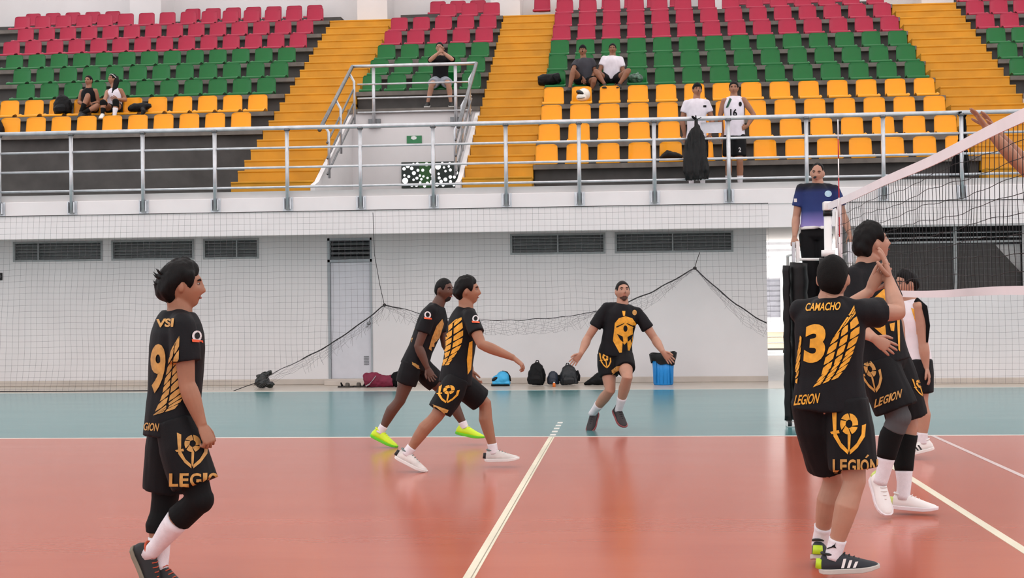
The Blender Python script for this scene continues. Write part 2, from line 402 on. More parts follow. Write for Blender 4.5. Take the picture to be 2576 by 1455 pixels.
# ------------------------------------------------------------- seats
def seat_mesh(name):
    """one-piece moulded shell, origin at front centre of the pan, facing -Y"""
    nx, w0 = 13, .215
    # profile rows (y, z, halfwidth) from front lip over the pan up the backrest
    prof = [(.012, .0, .214), (.0, .03, .216), (.02, .052, .214), (.15, .046, .208), (.29, .036, .202), (.345, .05, .2), (.372, .1, .203), (.392, .22, .2), (.408, .355, .195), (.414, .392, .188), (.412, .408, .172)]
    vs_, fs = [], []
    for side in (0, 1):
        for (y, z, hw) in prof:
            for k in range(nx):
                u = -1+2*k/(nx-1)
                back = max(0, min(1, (z-.04)/.06)) if y > .3 else 0
                curl = (abs(u)**3)
                yy = y-curl*.05*back; zz = z+(curl*.045 if .1 < y < .36 and not back else 0)
                if z > .38: zz -= (abs(u)**6)*.02
                yy += .010*side*(1 if back else .3); zz += (-.008*side if not back else -.002*side)
                vs_.append((u*hw, yy, zz))
    n1 = nx*len(prof)
    for r in range(len(prof)-1):
        for k in range(nx-1):
            a = r*nx+k
            fs.append((a, a+1, a+nx+1, a+nx)); b = a+n1; fs.append((b, b+nx, b+nx+1, b+1))
    rim = [r*nx for r in range(len(prof))]; rim2 = [r*nx+nx-1 for r in range(len(prof))]
    for q, fl in ((rim, 0), (rim2, 1)):
        for a, b in zip(q, q[1:]): fs.append((a, b, b+n1, a+n1) if not fl else (b, a, a+n1, b+n1))
    top = (len(prof)-1)*nx
    for k in range(nx-1):
        fs.append((k, k+n1, k+1+n1, k+1)); fs.append((top+k+1, top+k+1+n1, top+k+n1, top+k))
    me = bpy.data.meshes.new(name); me.from_pydata(vs_, [], fs); me.update()
    me.polygons.foreach_set('use_smooth', [True]*len(fs))
    return me
SM = {}
for nm, m in (('red', red_p), ('green', green_p), ('yellow', yellow_p)):
    SM[nm] = seat_mesh('stadium_seat_'+nm); SM[nm].materials.append(m)
ORD = ['first', 'second', 'third', 'fourth', 'fifth', 'sixth', 'seventh', 'eighth', 'ninth', 'tenth', 'eleventh', 'twelfth', 'thirteenth', 'fourteenth', 'fifteenth', 'sixteenth', 'seventeenth', 'eighteenth', 'nineteenth']
ROWN = {1: ('yellow', 'lowest yellow row'), 2: ('yellow', 'second yellow row up'), 3: ('yellow', 'third yellow row up'), 4: ('yellow', 'uppermost yellow row'),
        5: ('green', 'lower green row'), 6: ('green', 'middle green row'), 7: ('green', 'upper green row'),
        8: ('red', 'lowest red row'), 9: ('red', 'second red row up'), 10: ('red', 'third red row up'), 11: ('red', 'top red row by the wall')}
SEATS = {}
def seat(x, i, k, blk, frm):
    c, rn = ROWN[i]
    if blk == 'left' and i == 3: rn = 'lower yellow row'
    if blk == 'left' and i == 4: rn = 'upper yellow row'
    y = rowY(i)-.01 if i < 11 else rowY(10)+1.33
    z = rowZ(i) if i < 11 else rowZ(10)+.36
    o = bpy.data.objects.new('stadium_seat', SM[c]); COL.objects.link(o); o.location = (x, y, z+.001)
    tag(o, '%s plastic seat, %s from the %s, %s, %s block' % (c, ORD[k], frm, rn, blk), 'seat', 'stadium seats in the stand')
    SEATS[(blk, i, k)] = o
def vis(x, i):
    y = rowY(i); px = 1595+x*F_/y
    return -40 < px < 2616
skip_top = lambda x: any(abs(x-c) < .62 for c in (-12.05, -6.3, -3.0, 2.2, 7.35))
for i in range(3, 12):
    for k in range(19):
        x = -7.62-.522*k+(.10 if i in (4, 6, 8, 10) else 0)-(.22 if i == 11 else 0)+(.05 if i in (5, 7, 9) else 0)
        if vis(x, i) and not (i == 11 and skip_top(x)): seat(x, i, k, 'left', 'stair')
for i in range(5, 12):
    for k in range(5):
        x = -5.33+.52*k
        if i == 10 and k < 2: continue
        if i == 11: x = -4.72+.5*k
        if i == 11 and (k > 3 or skip_top(x)): continue
        seat(x, i, k, 'middle', 'left end')
for i in range(1, 12):
    for k in range(14):
        x = -1.5+.556*k
        if i == 11: x -= .62
        if (i == 11 and skip_top(x)): continue
        seat(x, i, k, 'right', 'left end')
for i in range(5, 11):
    for k in range(5):
        x = 7.78+.52*k
        if vis(x, i): seat(x, i, k, 'far right', 'stair')

# ------------------------------------------------------------- railings
def ppos(px): return P(px, 330, YF-.05).x
posts = [ppos(x) for x in (-2, 179, 359, 540, 722, 906, 1089, 1272, 1456, 1645, 1832, 2028, 2221, 2418, 2616)]
rl = thing('balcony_railing', 'long galvanised steel railing along the front edge of the balcony', 'railing', (0, YF-.05, 2.97))
for x in posts:
    p = MB().tube([(x, YF-.06, 2.985), (x, YF-.06, 4.33)], .034, 12).obj('post', steel, rl, True)
    mb = MB().box((x-.085, YF-.035, 2.97), (x+.085, YF-.021, 3.2)); mb.box((x-.06, YF-.1, 3.0), (x-.045, YF-.035, 3.18)); mb.box((x+.045, YF-.1, 3.0), (x+.06, YF-.035, 3.18))
    mb.obj('bracket', steel, p)
    MB().tube([(x, YF-.06, 4.31), (x, YF-.06, 4.35)], .05, 10).obj('collar', steel_d, p, True)
xa, xb = posts[0]-1.5, posts[-1]+1
MB().tube([(xa, YF-.06, 4.36), (xb, YF-.06, 4.36)], .036, 12).obj('top_rail', steel, rl, True)
for z in (4.03, 3.70, 3.37):
    MB().tube([(xa, YF-.06, z), (xb, YF-.06, z)], .02, 10).obj('mid_rail', steel, rl, True)

def vom_rail(dx, lab):
    r = thing('vomitory_railing', lab, 'railing', (-4.28+dx, 27.2, ZD))
    yq = 27.24; zt = 6.12; xl, xr = -5.48+dx, -3.0+dx
    MB().tube([(xl, yq, zt), (xr, yq, zt)], .034, 10).obj('top_rail', steel, r, True)
    for k in range(3):
        MB().tube([(xl+.1, yq, zt-.36-.28*k), (xr-.1, yq, zt-.36-.28*k)], .018, 8).obj('mid_rail', steel, r, True)
    for x in (xl+.42, xr-.42):
        p = MB().tube([(x, yq+.02, 4.9), (x, yq+.02, zt)], .034, 10).obj('post', steel, r, True)
        MB().box((x-.12, yq+.06, 4.9), (x+.12, yq+.118, 5.08)).obj('bracket', steel_d, p)
    for sx, x in ((1, xl), (-1, xr)):
        p0, p1 = V((x, yq, zt)), V((x, 24.25, zt-1.63))
        MB().tube([p0, p1], .036, 10).obj('sloping_rail', steel_d, r, True)
        dn = V((0, 0, -1))
        for k in range(3):
            o = dn*(.34+.28*k)+V((sx*.08, 0, 0))
            MB().tube([p0+o+V((0, -.2, -.1)), p1+o+V((0, .25, .14))], .02, 8).obj('sloping_bar', steel_d, r, True)
        for yy in (26.9, 25.6, 24.55):
            zz = zt-(yq-yy)*.545; zb = 3.58+(yy-24.3)/(27.36-24.3)*(rowZ(4)-.1-3.58)-.05
            MB().tube([(x, yy, zz), (x+sx*.1, yy, zz-.17), (x+sx*.1, yy, zb)], .026, 8).obj('side_post', steel, r, True)
vom_rail(0, 'steel guard railing around the white exit recess in the middle of the stand')
vom_rail(13.1, 'steel guard railing cut by the right edge of the photo')
# ============================================================= PEOPLE
def skin(name, c): return mat(name, c, .55, var=.07, scale=14, bump=.03, bscale=120)
hair_m = mat('black_hair', '#080707', .6, var=.4, scale=60, stretch=(3, 3, .5), bump=.3, bscale=90, spec=.18)
jersey_m = mat('black_jersey_fabric', '#0d0d11', .7, var=.2, scale=10, bump=.12, bscale=160, spec=.22)
short_m = mat('black_shorts_fabric', '#0b0b0e', .72, var=.2, scale=10, bump=.12, bscale=160, spec=.22)
gold_m = mat('gold_print', '#dd9d25', .55, var=.18, scale=30)
bronze_m = mat('bronze_print', '#b98a45', .55, var=.22, scale=30)
sock_w = mat('white_sock', '#dcd6da', .85, var=.05, scale=30, bump=.2, bscale=150)
pad_k = mat('black_knee_pad', '#0a0a0b', .8, var=.2, bump=.15, spec=.2)
rubber_k = mat('black_rubber', '#1a1b1c', .7)
white_rub = mat('white_rubber', '#dedad6', .6, var=.05)
def _bake(mb, voxel, smooth=4, fac=.5):
    me = mb.mesh('tmp'); ob = bpy.data.objects.new('tmp', me); COL.objects.link(ob)
    r = ob.modifiers.new('r', 'REMESH'); r.mode = 'VOXEL'; r.voxel_size = voxel
    if smooth:
        s = ob.modifiers.new('s', 'SMOOTH'); s.iterations = smooth; s.factor = fac
    dg = bpy.context.evaluated_depsgraph_get()
    out = bpy.data.meshes.new_from_object(ob.evaluated_get(dg))
    bpy.data.objects.remove(ob); bpy.data.meshes.remove(me)
    return out
def _append(me, mb):
    bm = bmesh.new(); bm.from_mesh(me)
    t = mb.mesh('t2'); bm.from_mesh(t); bpy.data.meshes.remove(t)
    bm.to_mesh(me); bm.free(); return me
def folds(me, amp, fx=9, fz=3.2, seed=0):
    n = len(me.vertices); co = np.empty(n*3); no = np.empty(n*3)
    me.vertices.foreach_get('co', co); me.vertex_normals.foreach_get('vector', no)
    co = co.reshape(-1, 3); no = no.reshape(-1, 3)
    k = np.array([noise.noise(V((p[0]*fx+seed, p[1]*fx, p[2]*fz)))+.5*noise.noise(V((p[0]*fx*2.3+seed, p[1]*fx*2.3+5, p[2]*fz*2.6+p[0]*6))) for p in co])
    co += no*(k*amp)[:, None]; me.vertices.foreach_set('co', co.ravel()); me.update()

def sst(a, b, x):
    t = max(0., min(1., (x-a)/(b-a))); return t*t*(3-2*t)
def head_local(m=44, n=60):
    """head in metres: x right, y forward, z up, origin mid-head; returns grid of points"""
    g = lambda x, s: math.exp(-(x/s)**2)
    pts = []
    for i in range(m+1):
        th = math.pi*i/m; row = []
        for j in range(n):
            w = 2*math.pi*j/n
            dx, dy, dz = math.sin(th)*math.sin(w), math.sin(th)*math.cos(w), math.cos(th)
            x, y, z = .076*dx, .097*dy, .118*dz
            lo = sst(0, 1, -z/.118)
            x *= 1-.30*lo*(.6+.4*lo)
            if y < 0: y *= 1-.5*lo
            else:
                y = y*(1-.06*sst(.03, .1, abs(x)))
                y += .016*g(x, .03)*g(z+.1, .022)
                f = sst(.02, .06, y)
                y += f*(.024*g(x, .013)*g(z+.03, .014)+.015*g(x, .010)*g(z+.004, .026))
                y -= f*.012*(g(x-.031, .015)+g(x+.031, .015))*g(z-.010, .013)
                y += f*(.005*g(z-.034, .012)*g(x, .05)+.006*g(z+.062, .008)*g(x, .02)+.004*(g(x-.042, .02)+g(x+.042, .02))*g(z+.022, .02))
                y -= f*.004*g(z+.047, .006)*g(x, .02)
            row.append((x, y, z, w, dz))
        pts.append(row)
    return pts
def grid_mesh(pts, fn):
    m = len(pts)-1; n = len(pts[0]); vs_ = []; fs = []
    for i in range(m+1):
        for j in range(n): vs_.append(fn(*pts[i][j]))
    for i in range(m):
        for j in range(n):
            a, b = i*n+j, i*n+(j+1) % n
            fs.append((a, b, b+n, a+n))
    return vs_, fs
HEADG = head_local()
def frame(fwd, up=V((0, 0, 1))):
    f = V(fwd).normalized(); r = f.cross(V(up)).normalized(); u = r.cross(f)
    return Matrix((r, f, u)).transposed()
def hair_line(w):
    """lowest z of hair at azimuth w (0 = face front)"""
    a = abs(((w+math.pi) % (2*math.pi))-math.pi)
    if a < .75: return .066-.012*sst(0, .75, a)
    if a < 1.15: return .054-.06*sst(.75, 1.15, a)
    if a < 1.75: return -.006-.0*a+.03*sst(1.15, 1.5, a)-.02*sst(1.5, 1.75, a)
    return .004-.085*sst(1.75, 2.5, a)

def hand(palm, fing, wr, d, n, side, curl=.5, spread=.12, s=1.0):
    """wr wrist, d pointing to the fingers, n palm normal, side +1/-1 thumb side along d x n"""
    d = V(d).normalized(); n = (V(n)-d*V(n).dot(d)).normalized(); q = d.cross(n).normalized()*side
    palm.tube([wr-d*.02*s, wr, wr+d*.03*s, wr+d*.065*s, wr+d*.092*s, wr+d*.1*s], [(.026*s, .02*s), (.027*s, .02*s), (.036*s, .019*s), (.042*s, .016*s), (.041*s, .013*s), (.034*s, .009*s)], 12, ref=q)
    L = [.068, .076, .071, .055]
    for k in range(4):
        off = (.031-.0205*k)*s
        b = wr+d*(.088-(.006 if k in (0, 3) else 0))*s+q*off
        dd = (d+q*spread*(1.5-k)).normalized()
        pts = [b-dd*.012*s, b]; ang = 0
        for l, kk in ((.45, .55), (.31, 1.0), (.24, .8)):
            ang += curl*kk
            v = dd*math.cos(ang)+n*math.sin(ang)
            pts.append(pts[-1]+v*L[k]*l*s)
        fing.tube(pts, [.0088*s, .0092*s, .0085*s, .0078*s, .0052*s], 8)
    b = wr+d*.022*s+q*.024*s
    t1 = (d*.72+q*.62+n*.3).normalized(); t2 = (d*.9+q*.25+n*.35).normalized()
    fing.tube([b-t1*.008*s, b, b+t1*.04*s, b+t1*.04*s+t2*.03*s, b+t1*.04*s+t2*.05*s], [.012*s, .0125*s, .0105*s, .0095*s, .006*s], 8)

def shoe(parent, ankle, f, u, ms, mu, L=.285, stripe=None, laces=None, heel=None, name='shoe'):
    f = V(f).normalized(); u = (V(u)-f*V(u).dot(f)).normalized(); l = u.cross(f)
    o = V(ankle)-f*.07-u*.088
    T = lambda x, y, z: o+f*x+l*y+u*z
    X = [-.004, .015, .05, .085, .12, .16, .2, .24, .27, .287]; k = L/.285
    HW = [.018, .034, .039, .040, .042, .047, .05, .046, .034, .014]
    HT = [.055, .092, .104, .104, .094, .078, .064, .052, .044, .032]
    mb = MB(); n = 14; vs_ = []
    for x, w, h in zip(X, HW, HT):
        for j in range(n):
            a = -.35+(math.pi+.7)*j/(n-1)
            ca_ = math.cos(a); vs_.append(T(x*k, w*math.copysign(abs(ca_)**.62, ca_)*(1-.12*max(0, math.sin(a))), max(.012, .018+(h-.018)*max(0, math.sin(a))**.62)))
    fs = [(i*n+j, i*n+(j+1) % n, (i+1)*n+(j+1) % n, (i+1)*n+j) for i in range(len(X)-1) for j in range(n)]
    fs += [tuple(range(n-1, -1, -1)), tuple((len(X)-1)*n+j for j in range(n))]
    mb.add(vs_, fs); up = mb.obj(name, mu, parent, True)
    sb = MB(); vs_ = []
    for x, w in zip(X, HW):
        lift = .016*sst(.2, .29, x)+.008*sst(.03, -.01, x)
        e = w+.006
        for yy, zz in ((-e, lift), (e, lift), (e*1.02, .026+lift*.5), (-e*1.02, .026+lift*.5)): vs_.append(T(x*k+(.004 if x > .2 else -.003), yy, zz))
    fs = [(i*4+j, i*4+(j+1) % 4, (i+1)*4+(j+1) % 4, (i+1)*4+j) for i in range(len(X)-1) for j in range(4)]+[(3, 2, 1, 0), tuple(len(X)*4-4+j for j in range(4))]
    sb.add(vs_, fs).obj('sole', ms, up, False, .004)
    cm = stripe and mu or rubber_k
    rg = [T(.058+.044*math.cos(t)*k, .033*math.sin(t), .098-.006*math.cos(t)) for t in [2*math.pi*q/16 for q in range(17)]]
    MB().tube(rg, .0065, 8).obj('collar', laces or cm, up, True)
    if laces:
        lb = MB()
        for q in range(5):
            x = (.1+q*.022)*k; z = .104-q*.0105
            lb.tube([T(x, -.022, z-.004), T(x+.006, 0, z+.006), T(x, .022, z-.004)], .0032, 6)
        lb.obj('laces', laces, up, True)
    if stripe:
        for sd in (-1, 1):
            for q in range(3):
                x = .1+q*.028
                pl = []
                for (a, z) in ((0, .03), (.014, .03), (.03, .074-q*.008), (.016, .074-q*.008)):
                    w = np.interp(x+a, X, HW); h = np.interp(x+a, X, HT)
                    zz = (z-.018)/(h-.018); zz = max(0, min(.95, zz)); sa = min(1, zz**(1/.62)); ca = math.sqrt(max(0, 1-sa*sa))**.62
                    pl.append(T((x+a)*k, sd*(w*ca*(1-.12*sa)+.002), z))
                MB().prism(pl, l*sd*.0015).obj('stripe', stripe, up)
    if heel:
        MB().tube([T(.0, 0, .03), T(.004, 0, .075)], [(.028, .024), (.024, .02)], 10, ref=l).obj('heel_patch', heel, up, True)
    return up

def solve(prev, px, py, L, sgn):
    d = ray(px, py).normalized(); o = prev-CAMP; t0 = o.dot(d); h2 = L*L-(o-d*t0).length_squared
    return CAMP+d*(t0+(sgn*math.sqrt(h2) if h2 > 0 else 0))

class Person: pass
def person(label, Y0, head, N, Pv, ang, arms, legs, skin_m, s=1.0, head_ang=None, head_pitch=0, head_roll=0, hips=None, voxel=.008,
           hair=(.02, hair_m), girth=1.0, shirt=None, shorts=None, socks=(), shoes=None, pads=(), eyes=True, beard=False, sh_w=.165, hand_s=1.0, noshoes=False):
    """joints come as photo pixels at depth Y0(+dy); arms/legs: [right, left]"""
    pr = Person(); J = lambda q: P(q[0], q[1], Y0+(q[2] if len(q) > 2 else 0))
    Hc, Nk, Pe = J(head), J(N), J(Pv)
    fw = V((math.cos(math.radians(ang)), math.sin(math.radians(ang)), 0)); rt = fw.cross(V((0, 0, 1)))
    ha = ang if hips is None else hips
    hf = V((math.cos(math.radians(ha)), math.sin(math.radians(ha)), 0)); hr = hf.cross(V((0, 0, 1)))
    spine = (Nk-Pe).normalized()
    lat = (rt-spine*rt.dot(spine)).normalized(); hlat = (hr-spine*hr.dot(spine)*.5).normalized()
    dep = spine.cross(lat)*-1
    root = thing('person', label, 'person', (Pe.x, Pe.y, min(J(l[1]).z for l in legs)-.09), None)
    pr.root = root
    body = MB(); fing = MB(); g = girth; cov = .9 if shirt else 1.0
    lv = [(-.2, .09, .07), (-.08, .155, .1), (.08, .16, .105), (.3, .138, .096), (.5, .145, .103), (.68, .158, .108), (.82, .155, .1), (.92, .12, .085), (1.0, .07, .068)]
    H = (Nk-Pe).length
    ctr = lambda t: Pe+spine*(t*H)
    body.tube([ctr(t) for t, a, b in lv], [(a*g*cov*s, b*g*cov*s) for t, a, b in lv], 20, ref=[hlat.lerp(lat, max(0, min(1, t))) for t, a, b in lv])
    hb = head_ang if head_ang is not None else ang
    hfw = V((math.cos(math.radians(hb)), math.sin(math.radians(hb)), math.tan(math.radians(head_pitch)))).normalized()
    Rm = frame(hfw, (V((0, 0, 1))+hfw.cross(V((0, 0, 1)))*math.tan(math.radians(head_roll))).normalized())
    hs = .97*s if s < 1.02 else 1.0
    body.tube([Nk-spine*.03, Nk+(Hc-Nk)*.25, Hc+Rm @ V((0, -.025, -.06))*hs], [.074*s, .062*s*g**.5, .058*s*g**.5], 14)
    hv, hfaces = grid_mesh(HEADG, lambda x, y, z, w, dz: Hc+Rm @ V((x*hs, y*hs, z*hs)))
    body.add(hv, hfaces)
    for sd in (-1, 1):
        body.ell(Hc+Rm @ V((sd*.077*hs, -.008*hs, -.004*hs)), (.011*hs, .019*hs, .031*hs), 10, 8, Rm @ Matrix.Rotation(sd*-.35, 3, 'Z'))
    pr.sh = []; pr.arm = []; pr.leg = []
    for k, sd in ((0, 1), (1, -1)):
        S = Nk+lat*(sd*sh_w*s)-spine*.05*s
        pr.sh.append(S)
        body.ell(S, (.058*s*cov,)*3, 12, 10)
        body.tube([Nk-spine*.01*s, Nk.lerp(S, .5)-spine*.005, S], [.05*s*cov, .05*s*cov, .052*s*cov], 12)
        a = arms[k]
        E = solve(S, a[0][0], a[0][1], .285*s, a[0][2]); Wr = solve(E, a[1][0], a[1][1], .25*s, a[1][2])
        pr.arm.append((S, E, Wr)); ag = g**.6
        L1, L2 = E-S, Wr-E
        body.tube([S, S+L1*.3, S+L1*.6, S+L1*.88, E, E+L2*.15, E+L2*.35, E+L2*.65, E+L2*.92, Wr], [x*s*ag for x in (.05, .052, .048, .043, .042, .046, .046, .037, .028, .027)], 12)
        hd = P(a[2][0], a[2][1], (Wr.y)+(a[2][2] if len(a[2]) > 2 else 0))-Wr
        pn = V(a[3]) if len(a) > 3 else fw
        hand(body, fing, Wr, hd, pn, (a[5] if len(a) > 5 else 1), a[4] if len(a) > 4 else .55, s=hand_s)
    for k, sd in ((0, 1), (1, -1)):
        l = legs[k]; Hp = Pe+hlat*(sd*.088*s)-spine*.03
        K, A = J(l[0]), J(l[1]); L1, L2 = K-Hp, A-K
        bk = -hf*.012*s
        lg = g**.5*s
        body.tube([Hp, Hp+L1*.3, Hp+L1*.6, Hp+L1*.88, K, K+L2*.14+bk*.5, K+L2*.32+bk*1.6, K+L2*.55+bk, K+L2*.82, A], [x*lg for x in (.088, .086, .074, .06, .056, .054, .059, .051, .037, .035)], 14)
        T_ = J(l[2]); pr.leg.append((Hp, K, A, T_))
        if noshoes:
            fd = (T_-A).normalized(); body.tube([A-fd*.05-V((0, 0, .05)), A+fd*.02-V((0, 0, .045)), A+fd*.1-V((0, 0, .06)), A+fd*.17-V((0, 0, .07))], [(.03, .032), (.036, .04), (.042, .024), (.03, .014)], 12, ref=fd.cross(V((0, 0, 1))))
    me = _bake(body, voxel, 3)
    _append(me, fing)
    mkobj('body', me, skin_m, root, True); pr.body = me
    # hair: shell that dips under the skin outside the hair line
    if hair:
        th, hm = hair[0], hair[1]; opt = hair[2] if len(hair) > 2 else {}
        rnd = random.Random(len(label))
        def hfn(x, y, z, w, dz):
            p = V((x, y, z)); zl = hair_line(w)+opt.get('line', 0)
            k = sst(zl-.008, zl+.018, z)
            fr = sst(.9, .2, abs(((w+math.pi) % (2*math.pi))-math.pi))
            t = th*(1+opt.get('front', 0)*fr*sst(.03, .09, z)+opt.get('top', 0)*sst(.05, .11, z)+opt.get('back', 0)*(1-fr)*sst(.06, -.02, z))
            tt = t*(.35+.65*sst(zl+.005, zl+.06, z))*(.9+.28*noise.noise(p*30+V((rnd_s, 0, 0)))+.16*noise.noise(V((x*90, y*90, z*26))))
            d = p.normalized()
            return Hc+Rm @ ((p+d*(-.009+(tt+.012)*k))*hs)
        rnd_s = rnd.random()*9
        v_, f_ = grid_mesh(HEADG, hfn); mbh = MB().add(v_, f_)
        if opt.get('tuft'):
            for _ in range(12):
                a_ = rnd.uniform(2.3, 3.9); b0 = V((.07*math.sin(a_), .1*math.cos(a_), rnd.uniform(.0, .06)))
                dr = b0.normalized()+V((0, 0, rnd.uniform(-.1, .5)))
                mbh.tube([Hc+Rm @ b0, Hc+Rm @ (b0+dr*(th*.8)), Hc+Rm @ (b0+dr*(th+.008)+V((0, 0, .008)))], [.010, .005, .0008], 5)
        mbh.obj('hair', hm, root, True)
        if opt.get('long'):
            q = opt['long']; c0 = Hc+Rm @ V((q*.05, -.05, .0))
            MB().tube([Hc+Rm @ V((q*.035, -.045, .05)), Hc+Rm @ V((q*.07, -.05, -.04)), Hc+Rm @ V((q*.085, -.03, -.16)), Hc+Rm @ V((q*.08, .01, -.3)), Hc+Rm @ V((q*.07, .02, -.38))], [.06, .058, .05, .04, .012], 12).obj('hair', hm, root, True)
        if opt.get('band'):
            R_ = Rm @ Matrix.Rotation(.75, 3, 'X'); pts = [Hc+R_ @ V((.094*math.sin(t), .108*math.cos(t), .03)) for t in [2*math.pi*k/24 for k in range(25)]]
            MB().tube(pts, [(.004, .009)]*25, 6).obj('headband', opt['band'], root, True)
        if opt.get('cap'):
            R_ = Rm; mbc = MB(); v_, f_ = grid_mesh(HEADG, lambda x, y, z, w, dz: Hc+R_ @ (V((x, y, z))*(1.0+.17*sst(.045, .06, z)-.03)*hs)); mbc.add(v_, f_)
            c_ = mbc.obj('cap', opt['cap'], root, True)
            MB().ell(Hc+R_ @ V((0, -.005, .126*hs)), (.008, .008, .005), 8, 6).obj('cap_button', opt['cap'], c_, True)
    if beard:
        v_, f_ = grid_mesh(HEADG, lambda x, y, z, w, dz: Hc+Rm @ ((V((x, y, z))*(1+(.045 if beard == 1 else .036)*(sst(-.05, -.075, z)*sst(-.0, .03, y)*(1 if beard > 1 else sst(.04, .025, abs(x))))-.03))*hs))
        MB().add(v_, f_).obj('beard', mat('short_beard', '#14100e', .8, var=.3, scale=50) if beard == 1 else mat('stubble_beard', '#4b372d', .8, var=.3, scale=60), root, True)
    if eyes:
        for sd in (-1, 1):
            c = Hc+Rm @ V((sd*.031, .0785, .010))*hs
            e = MB().ell(c, (.0125*hs, .008*hs, .0052*hs), 10, 8, Rm).obj('eye', mat('eye_white', '#9a908a', .4), root, True)
            MB().ell(c+Rm @ V((0, .0065, 0))*hs, (.0062*hs, .004*hs, .0052*hs), 8, 6, Rm).obj('iris', mat('dark_iris', '#17100c', .2), e, True)
            MB().tube([Hc+Rm @ V((sd*.016, .094, .026))*hs, Hc+Rm @ V((sd*.031, .092, .031))*hs, Hc+Rm @ V((sd*.048, .078, .026))*hs], [(.003, .004), (.004, .005), (.002, .003)], 6).obj('eyebrow', hair_m, root, True)
        MB().tube([Hc+Rm @ V((x, .0915-abs(x)*.25, -.0625))*hs for x in (-.022, -.01, 0, .01, .022)], [(.002, .003), (.004, .006), (.004, .0055), (.004, .006), (.002, .003)], 6).obj('lips', mat('lips', '#8a4a42', .5), root, True)
    # shirt
    if shirt:
        mb = MB(); hem = shirt.get('hem', -.12); e = shirt.get('ease', .018)
        sl = [(hem, .160, .118), (.0, .158, .114), (.2, .142, .106), (.45, .142, .109), (.68, .153, .114), (.82, .15, .106), (.92, .118, .09), (.985, .078, .076), (1.035, .056, .058)]
        sl = [q for q in sl if q[0] >= hem]
        mb.tube([ctr(t) for t, a, b in sl], [((a*g+e)*s, (b*g+e)*s) for t, a, b in sl], 28, ref=[hlat.lerp(lat, max(0, min(1, t))) for t, a, b in sl])
        for (S, E, Wr), sd in zip(pr.arm, (1, -1)):
            (mb.ell(S, ((.05*g**.5+e*.6)*s,)*3, 14, 10) if shirt.get('sleeve', .55) > .05 else None)
            mb.tube([Nk-spine*.02*s, Nk.lerp(S, .5)-spine*.006, S], [(.05+e*.4)*s, (.048+e*.4)*s, (.048+e*.5)*s if shirt.get('sleeve', .55) > .05 else .03*s], 14)
            f_ = shirt.get('sleeve', .55)
            if f_ > .05:
                L1 = E-S; mb.tube([S, S+L1*f_*.5, S+L1*f_], [(.048+e*.7)*s*g**.5, (.05+e)*s*g**.5, (.052+e*1.15)*s*g**.5], 16)
        sm = _bake(mb, voxel*1.4, 5); folds(sm, shirt.get('fold', .007)*s, seed=len(label))
        pr.shirt = mkobj(shirt.get('name', 'jersey'), sm, shirt['mat'], root, True)
    if shorts:
        mb = MB(); e = shorts.get('ease', .03); fr = shorts.get('len', .82)
        sl = [(-.16, .1, .09), (-.08, .155, .112), (.06, .152, .106), (.16, .14, .1)]
        mb.tube([ctr(t) for t, a, b in sl], [((a*g+e*.35)*s, (b*g+e*.35)*s) for t, a, b in sl], 24, ref=hlat)
        for (Hp, K, A, T_) in pr.leg:
            L1 = K-Hp; q = min(fr, 1)
            pts = [Hp+V((0, 0, .02)), Hp+L1*.3, Hp+L1*.6*q/.82, Hp+L1*q]
            r_ = [(.088+e*.5)*s*g**.5, (.09+e*.8)*s*g**.5, (.082+e)*s*g**.5, (.074+e*1.15)*s*g**.5]
            if fr > 1:
                L2 = A-K; pts = [Hp+V((0, 0, .02)), Hp+L1*.3, Hp+L1*.7, K, K+L2*.35, K+L2*.7, A+L2*.04]; r_ = [(x+e*.6)*s for x in (.09, .088, .076, .066, .066, .06, .058)]
            mb.tube(pts, r_, 18)
        sm = _bake(mb, voxel*1.4, 4); folds(sm, shorts.get('fold', .007)*s, seed=len(label)+3)
        pr.shorts = mkobj(shorts.get('name', 'shorts'), sm, shorts['mat'], root, True)
    def legtube(k, a, b, add, m, nm):
        Hp, K, A, T_ = pr.leg[k]; L1, L2 = K-Hp, A-K; bk = -hf*.012*s
        full = [(-.4, .068), (-.25, .063), (-.1, .058), (0, .057), (.14, .055), (.32, .06), (.55, .052), (.82, .038), (1., .036), (1.08, .036)]
        ts = [a+(b-a)*i/7 for i in range(8)]
        pts = [(K+L1*t if t < 0 else K+L2*t)+bk*float(np.interp(t, [-.1, .14, .32, .55, .82], [0, .5, 1.6, 1, 0])) for t in ts]
        rr = [(float(np.interp(t, [q[0] for q in full], [q[1] for q in full]))*g**.5+add)*s for t in ts]
        mb_ = MB().tube(pts, rr, 18)
        if nm == 'knee_pad': mb_ = MB().tube(pts, rr, 18); mb_.ell(K, ((.06*g**.5+add)*s,)*3, 16, 12); me_ = _bake(mb_, voxel, 3); return mkobj(nm, me_, m, root, True)
        return mb_.obj(nm, m, root, True)
    for k, a, b, m in socks: legtube(k, a, b, .0045, m, 'sock')
    for k, a, b, m, nm in pads: legtube(k, a, b, .011 if nm == 'knee_pad' else .007, m, nm)
    if shoes:
        for k in (0, 1):
            Hp, K, A, T_ = pr.leg[k]; f_ = (T_-A); f_ = f_+V((0, 0, .06)) if not shoes.get('raw') else f_
            f_ = f_.normalized(); up = V((0, 0, 1)) if abs(f_.z) < .8 else (K-A).normalized()
            shoe(root, A, f_, up, shoes['sole'], shoes['up'], stripe=shoes.get('stripe'), laces=shoes.get('laces'), heel=shoes.get('heel'))
    return pr

